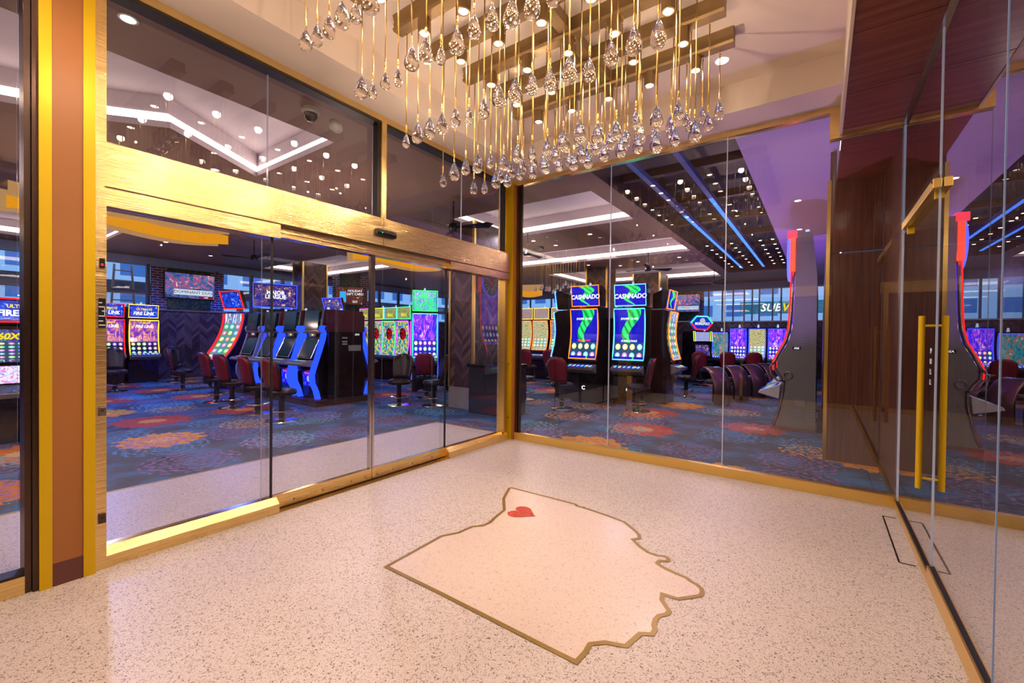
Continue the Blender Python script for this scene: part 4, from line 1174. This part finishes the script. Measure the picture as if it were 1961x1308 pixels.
# red edged curved machine and baseball machine behind the ribbon bank
def arc_machine(loc, rz, label, edge, main, top):
    t_ = thing('slot_machine', label, 'slot machine', loc, rz)
    arc = [(-.62 + .58 * math.sin(a), 2.0 - 1.22 * math.cos(a) * 1.0) for a in [math.radians(q) for q in range(4, 96, 10)]]
    arc = [(-.62 + .52 * (1 - (1 - i / 9) ** 2), .80 + 1.15 * (i / 9)) for i in range(10)]
    w = .74
    MB().extrude([(-.25, 0), (-.25, .5), (-.60, .74)] + [(y + .03, z) for y, z in arc] + [(.02, 2.0), (.34, 2.0), (.34, 0)], -w / 2, w / 2).build('cabinet', simple('cab_blue', (16, 16, 110), .25), t_)
    MB().strip(arc, w * .84, .0).build('main_screen', main, t_)
    for s in (-1, 1):
        MB().tube([(s * w * .47, y - .02, z) for y, z in arc], .022, 6).build('light_edge', neon(edge), t_)
    MB().tube([(-w * .47, arc[0][0] - .02, arc[0][1]), (w * .47, arc[0][0] - .02, arc[0][1])], .02, 6).build('lower_light_edge', neon(edge), t_)
    MB().extrude([(-.08, 2.08), (-.22, 2.5), (-.14, 2.53), (.0, 2.1)], -w / 2, w / 2).build('top_box', 'black_gloss', t_)
    MB().strip([(-.095, 2.11), (-.225, 2.48)], w * .86, .004).build('top_screen', top, t_)
    MB().tube(rounded([(-.09, 2.08), (-.23, 2.51)], w * .97, .004, 0), .016, 6, closed=True).build('top_light_edge', neon(edge), t_)
    MB().box(-.05, .05, .0, .12, 1.95, 2.2).build('top_bracket', 'grey_plastic', t_)
    return t_
arc_machine((-8.85, .05, 0), .25, 'curved slot machine with thick red light edges left of the ribbon bank', 'red', scr_art, scr_fire_top)
o = arc_machine((-8.3, 2.55, 0), .2, 'slot machine with a tilted blue edged top behind the ribbon bank', 'blue', scr_navy, scr_navy)
o = thing('slot_machine', 'blue edged slot machine with a wide baseball themed top screen', 'slot machine', (-9.45, 1.25, 0), PI / 2 - .25)
MB().box(-.55, .55, -.2, .35, 0, 2.15).build('cabinet', 'black_gloss', o)
MB().strip([(-.22, .75), (-.22, 2.0)], .95, .0).build('main_screen', scr_art, o)
MB().tube(rounded([(-.23, .72), (-.23, 2.03)], 1.04, .0, 0), .018, 6, closed=True).build('light_edge', neon('blue'), o)
MB().box(-.56, .56, -.24, -.1, 2.2, 2.86).build('top_box', 'black_gloss', o)
MB().strip([(-.25, 2.24), (-.25, 2.82)], 1.04, .0).build('top_screen', scr_navy, o)
MB().tube(rounded([(-.255, 2.2), (-.255, 2.86)], 1.12, .0, 0), .018, 6, closed=True).build('top_light_edge', neon('blue'), o)
text('MAJOR\nLEAGUE', .15, 'text_white', (0, -.262, 2.55), FRONT, o, bold=.005, space=.8)

# ribbon bank
def ribbon_machine(loc, rz, label, lit=True, group=None):
    t_ = thing('slot_machine', label, 'slot machine', loc, rz, group)
    w = .70
    pr = [(-.20, 0), (-.24, .52), (-.34, .60), (-.34, .84), (-.16, 1.22), (-.14, 1.30), (-.20, 1.38), (-.14, 1.83), (.30, 1.83), (.30, 0)]
    MB().extrude(pr, -w / 2 + .05, w / 2 - .05).build('cabinet', 'black_gloss', t_)
    MB().extrude([(-.20, 1.34), (-.14, 1.83), (.302, 1.835), (.302, 1.34)], -w / 2, w / 2).build('upper_panel', 'maroon_panel', t_)
    MB().strip([(-.355, .86), (-.175, 1.22)], w * .66, .008).build('main_screen', scr_dark, t_)
    MB().strip([(-.215, 1.42), (-.165, 1.80)], w * .66, .008).build('top_screen', scr_dark, t_)
    MB().tube(rounded([(-.36, .84), (-.17, 1.245)], w * .74, .006, 0), .012, 6, closed=True).build('screen_frame', 'chrome', t_)
    MB().box(-.10, .10, -.20, -.165, 1.275, 1.345).build('bill_validator', 'grey_plastic', t_)
    MB().box(.0, .06, -.205, -.20, 1.30, 1.32).build('validator_light', glow('amber_led', (255, 190, 70), 3.0), t_)
    MB().extrude([(-.34, .66), (-.58, .70), (-.60, .735), (-.54, .77), (-.34, .80)], -w * .42, w * .42).build('button_deck', 'charcoal', t_, bevel=.012)
    MB().strip([(-.54, .775), (-.36, .803)], w * .6, .002).build('deck_display', mk_screen('deck_ribbon', (60, 40, 60), (120, 60, 160), (200, 50, 50), (6, 1), 1.0, .8, 4.0, 'flat'), t_)
    MB().strip([(-.252, .26), (-.275, .58)], w * .55, .012).build('belly_glass', mk_screen('belly', (16, 16, 210), (20, 20, 230), (30, 30, 240), None, estr=1.3, seed=1.0, style='scene'), t_)
    text('BUFFALO', .06, 'text_red', (0, -.285, .52), FRONT, t_, sx=.9)
    MB().lathe([(.07, 0), (.05, .01), (0, .012)], 16, sx=.7).build('belly_emblem', 'text_silver', t_, loc=(0, -.272, .42), rot=(PI / 2, 0, 0))
    rib = [(-.24, .02), (-.28, .18), (-.36, .36), (-.37, .52), (-.30, .74), (-.22, .98), (-.15, 1.2), (-.12, 1.34), (-.17, 1.44), (-.14, 1.50)]
    for s in (-1, 1):
        m = MB()
        x0, x1 = s * (w / 2 - .06), s * (w / 2 + .015)
        front = [(y - .06, z) for y, z in rib]; back = [(y + .03, z) for y, z in reversed(rib)]
        m.extrude(front + back, min(x0, x1), max(x0, x1))
        m.build('light_ribbon', glow('ribbon_blue', (36, 70, 255), 2.3) if lit else 'grey_plastic', t_)
    MB().lathe([(.025, 0), (.025, .06), (0, .065)], 10).build('signal_candle', 'candle', t_, loc=(.1, .1, 1.83))
    return t_
for i, x in enumerate((-4.98, -5.85, -6.72, -7.59)):
    ribbon_machine((x, .07, .12), 0, 'dark screened slot machine with blue light ribbons, %s in the bank' % ('nearest', 'second nearest', 'third nearest', 'farthest')[i], lit=i < 3)
    ribbon_machine((x, .70, .12), PI, 'back row slot machine of the ribbon bank, %s to the sliding doors' % ('nearest', 'second nearest', 'third nearest', 'farthest')[i])
pl = MB().box(-8.1, -4.53, -.30, 1.06, 0, .12).build('bank_plinth', 'plinth_brown'); tag(pl, 'low brown plinth under the blue ribbon bank of slot machines', 'plinth')
ep = thing('bank_end_panel', 'black and maroon end panel with an A14 tag closing the ribbon bank', 'end panel', (-4.575, .385, .12))
MB().box(-.02, .02, -.40, .40, .0, 1.38).build('lower_panel', 'black_gloss', ep)
MB().box(-.02, .021, -.44, .44, 1.38, 1.74).build('upper_panel', 'maroon_panel', ep)
MB().box(.021, .026, .18, .32, 1.29, 1.36).build('tag_plate', 'black_plastic', ep)
text('A14', .06, 'text_white', (.03, .25, 1.325), (PI / 2, 0, PI / 2), ep)
MB().box(.021, .024, .05, .35, .98, 1.1).build('vent', 'charcoal', ep)
for z in (1.24, 1.16, 1.11): MB().box(.021, .024, -.10, .02, z, z + .03).build('notice', 'grey_plastic', ep)

# hexagon topped machines
def hexm(loc, rz, label):
    t_ = thing('slot_machine', label, 'slot machine', loc, rz)
    w = .72
    MB().extrude([(-.22, 0), (-.22, .5), (-.42, .66), (-.44, .74), (-.28, .86), (-.2, 1.25), (-.26, 1.32), (-.22, 1.68), (.3, 1.68), (.3, 0)], -w / 2, w / 2).build('cabinet', 'black_gloss', t_)
    MB().strip([(-.295, .88), (-.215, 1.24)], w * .74, .006).build('main_screen', scr_navy, t_)
    MB().strip([(-.265, 1.36), (-.225, 1.66)], w * .78, .006).build('upper_screen', mk_screen('screen_royal', (20, 50, 190), (80, 120, 220), (230, 220, 200), None, estr=1.4, seed=3.0, style='crest'), t_)
    for s in (-1, 1): MB().tube([(s * w * .46 - .03, -.28, 1.36), (s * w * .46 + .03, -.28, 1.36), (s * w * .46 + .03, -.25, 1.68), (s * w * .46 - .03, -.25, 1.68)], .009, 6, closed=True).build('side_light', neon('lime'), t_)
    hexp = [(.42 * math.cos(a) , .25 * math.sin(a)) for a in [PI / 3 * q for q in range(6)]]
    m = MB(); m.poly([(x, -.20, 1.96 + z) for x, z in hexp]); m.poly([(x, -.08, 1.96 + z) for x, z in reversed(hexp)])
    for i in range(6):
        (xa, za), (xb, zb) = hexp[i], hexp[(i + 1) % 6]
        m.poly([(xa, -.2, 1.96 + za), (xa, -.08, 1.96 + za), (xb, -.08, 1.96 + zb), (xb, -.2, 1.96 + zb)])
    m.build('hex_sign', glow('hex_blue', (20, 50, 200), 1.3), t_)
    for q, c in enumerate(('red', 'red', 'green', 'green', 'red', 'red')):
        (xa, za), (xb, zb) = hexp[q], hexp[(q + 1) % 6]
        MB().tube([(xa, -.205, 1.96 + za), (xb, -.205, 1.96 + zb)], .022, 6).build('sign_light', neon(('green', 'cyan', 'green', 'red', 'red', 'red')[q]), t_)
    text('MONOPOLY', .12, 'text_white', (0, -.23, 1.93), FRONT, t_, sx=.85, bold=.003)
    MB().lathe([(.09, 0), (.10, .03), (.04, .07), (0, .08)], 14).build('sign_crest', 'text_silver', t_, loc=(0, -.215, 2.02), rot=(PI / 2, 0, 0))
    MB().box(-.04, .04, -.05, .05, 1.68, 1.8).build('sign_post', 'black_plastic', t_)
    return t_
hexm((-.72, 9.45, 0), 0, 'slot machine under a hexagonal red and green lit sign')
hexm((.18, 10.4, 0), .9, 'slot machine under a hexagonal sign turned to the right')

# far row
for i, (x, c, mt, z2) in enumerate(((.0, 'blue', scr_teal, 1.5), (.56, 'blue', scr_teal, 1.5), (1.12, 'blue', scr_blue, 1.9), (1.68, 'blue', scr_crest, 1.9), (2.24, 'blue', scr_blue, 1.9), (2.85, 'blue', scr_blue, 1.9))):
    tall_machine((x * 1.0 + .15, 11.6, 0), 0, 'far slot machine with blue edges, %s from the left of the far row' % ('first', 'second', 'third', 'fourth', 'fifth', 'sixth')[i], c, c, mt, mt, w=.5, z0=.85, z1=1.78 if i > 1 else 1.66, z2=1.7)

# wheel-topped machines on the right (side seen), facing -x
def wheel_machine(loc, rz, label, tagtxt=None):
    t_ = thing('slot_machine', label, 'slot machine', loc, rz)
    w = .80
    front = [(-.29, .05), (-.22, .30), (-.17, .55), (-.155, .74), (-.21, .86), (-.275, .95), (-.285, 1.08), (-.22, 1.24), (-.13, 1.42), (-.085, 1.62), (-.07, 1.87), (-.06, 2.2), (-.05, 2.53)]
    pr = [(-.29, .0)] + front + [(-.05, 2.55), (-.10, 3.14), (.16, 3.14), (.26, 2.42), (.27, 0)]
    MB().extrude([(y + .03, z) for y, z in pr[:-2]] + [(.26, 2.42), (.27, 0)], -w / 2, w / 2).build('cabinet', 'charcoal', t_)
    MB().strip([p for p in front if p[1] > 1.2], w * .84, -.01).build('main_screen', scr_blue, t_)
    for s in (-1, 1):
        MB().tube([(s * w * .49, y - .0, z) for y, z in front], .022, 8).build('chrome_edge', 'chrome', t_, smooth=True)
        MB().tube([(s * (w * .5 - .006), y - .03, z) for y, z in front if z > .9], .009, 6).build('neon_edge', neon('red'), t_)
        MB().box(s * w * .5 - .03, s * w * .5 + .03, -.10, -.03, 2.53, 3.08).build('light_bar', glow('bar_red', (255, 74, 54), 2.6), t_)
        MB().box(s * w * .5 - .035, s * w * .5 + .035, -.14, -.01, 3.06, 3.17).build('bar_cap', glow('bar_pink', (255, 60, 90), 2.0), t_)
        # armrest loop
        lp = [(s * w * .52, y, z) for y, z in ((-.29, 1.08), (-.35, 1.0), (-.33, .88), (-.25, .79), (-.13, .775))]
        MB().tube(lp, .016, 8).build('grab_rail', 'chrome', t_, smooth=True)
        MB().tube([(s * w * .505, -.10 + .055 * math.cos(a), .875 + .055 * math.sin(a)) for a in [2 * PI * q / 18 for q in range(18)]], .012, 8, closed=True).build('cup_ring', 'chrome', t_, smooth=True)
    n = 40; R = .36; zc = 2.80
    MB().tube([(R * math.cos(2 * PI * q / n), -.12, zc + R * math.sin(2 * PI * q / n)) for q in range(n)], .028, 8, closed=True).build('wheel_rim', glow('rim_violet', (90, 90, 255), 3.2), t_)
    m = MB(); 
    for q in range(n): m.poly([(0, -.10, zc), ((R - .02) * math.cos(2 * PI * q / n), -.10, zc + (R - .02) * math.sin(2 * PI * q / n)), ((R - .02) * math.cos(2 * PI * (q + 1) / n), -.10, zc + (R - .02) * math.sin(2 * PI * (q + 1) / n))])
    wh = m.build('wheel', 'black_gloss', t_)
    for q in range(20):
        a = 2 * PI * q / 20
        mm = MB().tube([(.14 * math.cos(a), -.125, zc + .14 * math.sin(a)), (.31 * math.cos(a), -.125, zc + .31 * math.sin(a))], .007, 5)
        mm.build('wheel_number', glow('wheel_txt', (240, 220, 150), 1.6) if q % 2 else glow('wheel_txt2', (120, 160, 255), 1.6), wh)
    MB().lathe([(.10, 0), (.09, .02), (0, .03)], 18).build('wheel_hub', glow('hub_red', (190, 30, 40), 1.0), t_, loc=(0, -.11, zc), rot=(PI / 2, 0, 0))
    MB().box(-.12, .12, -.14, -.06, zc + R, zc + R + .08).build('wheel_pointer', glow('bar_red', (255, 60, 60), 3), t_)
    MB().extrude([(-.06, 2.5), (-.06, 3.1), (.10, 3.12), (.22, 2.45)], -w * .46, w * .46).build('topper_body', 'charcoal', t_)
    MB().lathe([(.04, 0), (.04, .08), (.028, .085), (.028, .22), (0, .225)], 14).build('signal_candle', 'candle', t_, loc=(.25, .12, 2.98))
    MB().extrude([(-.22, .48), (-.52, .56), (-.50, .60), (-.20, .72)], -w * .45, w * .45).build('button_deck', 'white_plastic', t_, bevel=.01)
    MB().strip([(-.50, .603), (-.24, .705)], w * .7, .004).build('deck_display', mk_screen('deck_blue', NEON['blue'], (220, 230, 255), (20, 20, 60), (6, 1), 1.0, .9, 3.0, 'flat'), t_)
    sx = w / 2 + .002
    m = MB()
    for z in (1.36, 1.40, 1.44): m.box(sx, sx + .008, .05, .15, z, z + .012)
    for y in (.0, .14):
        for z in (.20, .24, .28, .32): m.box(sx, sx + .006, y, y + .10, z, z + .012)
    m.build('vent_louvres', 'grey_plastic', t_)
    MB().box(-w / 2 - .02, w / 2 + .02, -.32, .29, 0, .045).build('foot_rail', simple('copper_rail', (170, 128, 108), .3, metal=.8), t_)
    MB().lathe([(.012, 0), (.012, .008), (0, .01)], 10).build('side_lock', 'chrome', t_, loc=(sx, -.08, .60), rot=(0, PI / 2, 0))
    MB().box(sx, sx + .008, .0, .13, .40, .50).build('warning_plate', 'grey_plastic', t_)
    if tagtxt:
        MB().box(sx, sx + .003, -.045, .065, 1.29, 1.335).build('tag_plate', 'black_plastic', t_)
        text(tagtxt, .042, 'text_white', (sx + .005, .01, 1.3125), (PI / 2, 0, PI / 2), t_, bold=.001, ext=.0005)
    return t_
wheel_machine((3.22, 3.62, 0), -PI / 2, 'tall grey side of a wheel topped machine tagged A26', 'A26')
wheel_machine((3.22, 4.85, 0), -PI / 2, 'second wheel topped machine behind the grey A26 one')
wheel_machine((3.22, 6.1, 0), -PI / 2, 'third wheel topped machine farthest behind the grey A26 one')

# ============================================================ HALL PENDANT LAMPS, FANS
def amber_lamp(loc, rz, L, wob, label):
    t_ = thing('ribbon_chandelier', label, 'chandelier', loc, rz)
    n = 16
    def wave(amp, z0, z1, yo, mat, nm):
        m = MB()
        for i in range(n):
            xa, xb = -L / 2 + L * i / n, -L / 2 + L * (i + 1) / n
            ya, yb = yo + amp * math.sin(i / n * 5), yo + amp * math.sin((i + 1) / n * 5)
            m.poly([(xa, ya, z0 + .06 * math.sin(i * .4)), (xb, yb, z0 + .06 * math.sin((i + 1) * .4)), (xb, yb, z1), (xa, ya, z1)])
        m.build(nm, mat, t_)
    wave(wob, 0, .16, -.12, 'amber', 'lower_shade'); wave(wob * .8, .17, .34, -.18, 'amber_soft', 'upper_shade')
    wave(wob, .0, .3, .22, 'amber_soft', 'rear_shade')
    MB().box(-L / 2, L / 2, -.1, .2, .33, .35).build('top_plate', 'bronze_rail', t_)
    m = MB()
    for x in (-L * .35, L * .35): m.tube([(x, 0, .35), (x, 0, ZH - loc[2])], .006, 5)
    m.build('suspension', 'black_plastic', t_)
amber_lamp((-5.2, -2.95, 3.02), PI / 2 + .1, 2.6, .12, 'glowing amber ribbon chandelier just under the left end of the header')
amber_lamp((-4.3, 1.55, 3.02), PI / 2 - .25, 2.2, .16, 'glowing amber ribbon chandelier above the meeting stile')
amber_lamp((-4.95, 7.3, 2.86), .5, 1.6, .10, 'stepped amber chandelier above the gold crest machines')
amber_lamp((-6.4, -5.6, 3.1), PI / 2, 2.4, .12, 'amber ribbon chandelier seen left of the yellow brass pier')
fan = thing('ceiling_fan', '', 'fan')
MB().lathe([(.07, 0), (.09, .04), (.06, .12), (.02, .14)], 16).build('motor', 'fan_black', fan)
MB().tube([(0, 0, .12), (0, 0, .5)], .012, 8).build('downrod', 'fan_black', fan)
for q in range(3):
    a = 2 * PI * q / 3
    m = MB().poly([(.08, -.03, .07), (.62, -.09, .10), (.70, 0, .09), (.60, .06, .04), (.08, .03, .05)])
    m.build('blade', 'fan_black', fan, rot=(0, 0, a))
for i, (x, y, lab) in enumerate(((-7.6, -.1, 'black ceiling fan above the ribbon bank beyond the left sliding leaf'), (-1.5, .2 + .15, 'black ceiling fan seen in the narrow transom beside the corner post'), (-.2, 6.4, 'black ceiling fan above the tornado machines'), (.7, 10.2, 'small far black ceiling fan near the far back windows'), (-1.7, 2.9, 'black ceiling fan above the corner just right of the post'))):
    o = fan if i == 0 else copy_tree(fan)
    put(o, (x, y, ZH - .5), .4 * i, lab)
# crystals hanging in the far hall
hp_ = thing('hall_pendant', 'dark glass teardrop on a thin rod in the distant hall cluster', 'pendant', group='distant crystal pendants in the hall')
drop_mesh(.15, .045, 9).build('glass_drop', 'crystal', hp_, smooth=True)
MB().tube([(0, 0, .15), (0, 0, .95)], .004, 4).build('rod', 'rod_gold', hp_)
first = True
for i in range(6):
    for j in range(3):
        o = hp_ if first else copy_tree(hp_); first = False
        o.location = (-3.2 + i * .3, 5.6 + j * .3 - i * .1, 2.75 + .06 * math.sin(i * 2 + j))

# ============================================================ LIGHTS
def lamp(kind, name, loc, energy, color, size=.1, rot=(0, 0, 0), sizey=None, spot=None, parent=None):
    l = bpy.data.lights.new(name, kind); l.energy = energy; l.color = lin(color)[:3]
    if kind == 'AREA':
        l.size = size
        if sizey: l.shape = 'RECTANGLE'; l.size_y = sizey
    elif kind == 'SPOT': l.spot_size = spot or 2.0; l.spot_blend = .6; l.shadow_soft_size = size
    elif kind == 'POINT': l.shadow_soft_size = size
    o = bpy.data.objects.new(name, l); COL.objects.link(o); o.location = loc; o.rotation_euler = rot
    return o
WARM = (255, 229, 208)
for k, y in enumerate(BY):
    for x in (1.155, 1.911, 2.667):
        lamp('SPOT', 'spot_lamp', (x, y, 3.625), 15.5, WARM, .035, spot=math.radians(150))
for (x, y) in ((1.0, -4.9), (2.6, -4.9), (2.0, -5.6)): lamp('SPOT', 'spot_lamp', (x, y, 3.8), 62, WARM, .06, spot=math.radians(150))
# added fill points among the pendants, without fixtures, brighten the ceiling
for y in (-1.4, -2.2, -3.0, -3.8):
    for x in (1.25, 2.6): lamp('POINT', 'ceiling_fill', (x, y + .02, 3.15), 10.0, WARM, .006)
for (x, y) in ((.25, -4.4), (.25, -2.2), (3.5, -4.6), (1.8, -5.4)): lamp('POINT', 'ceiling_fill', (x + .3, y, 3.0), 7.0, WARM, .006)
lamp('SPOT', 'purple_wash', (3.1, 2.0, .4), 170, (178, 130, 255), .02, rot=(PI, 0, 0), spot=math.radians(110))
lamp('SPOT', 'purple_wash', (3.0, 6.8, .6), 260, (160, 110, 255), .02, rot=(PI, 0, 0), spot=math.radians(130))
lamp('POINT', 'wood_fill', (3.2, 1.0, 2.6), 7, (255, 220, 210), .006)  # added points that lift the dark wood, no fixture there
lamp('POINT', 'wood_fill', (5.3, -2.5, 2.9), 16, (255, 220, 220), .006)
lamp('POINT', 'wood_fill', (5.3, .6, 2.2), 8, (200, 170, 255), .006)
for (x, y, e, c) in ((-3.5, -3.6, 110, (235, 225, 255)), (-3.2, -.3, 80, (225, 220, 255)), (-8.5, -2.8, 480, (50, 130, 255)), (-10.8, .8, 360, (70, 110, 255)), (-1.8, 2.6, 80, (225, 205, 225)), (1.4, 2.0, 80, (230, 205, 215)), (-6.0, 3.0, 110, (90, 120, 255)),
                     (-.9, 6.2, 110, (210, 190, 225)), (1.4, 6.0, 100, (200, 170, 230)), (-5, 10, 160, (160, 150, 235)), (1.0, 12.8, 160, (130, 140, 255)), (-8, 8.5, 160, (120, 140, 255)), (-4.5, -6.2, 120, (215, 200, 220))):
    lamp('SPOT', 'hall_spot', (x, y, 3.62), e * 1.3, c, .03, spot=math.radians(165))
for (x, y) in ((-2.2, -1.2), (-4.5, -3.5), (-6.0, .2), (-2.6, 4.4), (-.8, 9), (1.9, 5.0), (-7.5, 6.5), (-10, -3)):  # unseen fill points added in mid-air to brighten the hall
    lamp('POINT', 'hall_fill', (x, y, 2.5), 34, (255, 214, 190), .006)

for nm, m_ in M.items():
    if m_.node_tree and any(n_.type == 'EMISSION' for n_ in m_.node_tree.nodes) and nm not in ('cove', 'ribbon_blue', 'facade'):
        m_.cycles.emission_sampling = 'NONE'
M['glass_edge'].cycles.emission_sampling = 'NONE'
wd = bpy.data.worlds.new('world'); SC.world = wd; wd.use_nodes = True
bg = wd.node_tree.nodes['Background']
sky = wd.node_tree.nodes.new('ShaderNodeTexSky')
try:
    sky.sky_type = 'NISHITA'; sky.sun_disc = False; sky.sun_elevation = math.radians(35); sky.air_density = 1.5
except Exception: pass
wd.node_tree.links.new(sky.outputs[0], bg.inputs[0]); bg.inputs[1].default_value = .2

# ============================================================ CAMERA
cam = bpy.data.cameras.new('camera'); co = bpy.data.objects.new('camera', cam); COL.objects.link(co)
cam.sensor_width = 36; cam.sensor_fit = 'HORIZONTAL'; cam.lens = 829.14 * 36 / 1961
cam.clip_start = .05; cam.clip_end = 100
yaw, pt, rl = .61934781, -.01223794, .01169205
fw = Vector((-math.sin(yaw) * math.cos(pt), math.cos(yaw) * math.cos(pt), math.sin(pt)))
r = Vector((math.cos(yaw), math.sin(yaw), 0)); u = r.cross(fw)
r2 = math.cos(rl) * r + math.sin(rl) * u; u2 = -math.sin(rl) * r + math.cos(rl) * u
mt = Matrix((r2, u2, -fw)).transposed()
co.matrix_world = Matrix.Translation((3.53852562, -4.98872799, 1.45)) @ mt.to_4x4()
SC.camera = co

cy = SC.cycles
cy.max_bounces = 10; cy.diffuse_bounces = 3; cy.glossy_bounces = 5; cy.transmission_bounces = 7; cy.transparent_max_bounces = 18
cy.use_adaptive_sampling = True; cy.adaptive_threshold = .035
cy.caustics_reflective = False; cy.caustics_refractive = False
cy.sample_clamp_indirect = 12.0
cy.use_denoising = True
try: cy.denoiser = 'OPENIMAGEDENOISE'
except Exception: pass
SC.view_settings.view_transform = 'Standard'
SC.view_settings.look = 'None'
SC.view_settings.exposure = 0.0
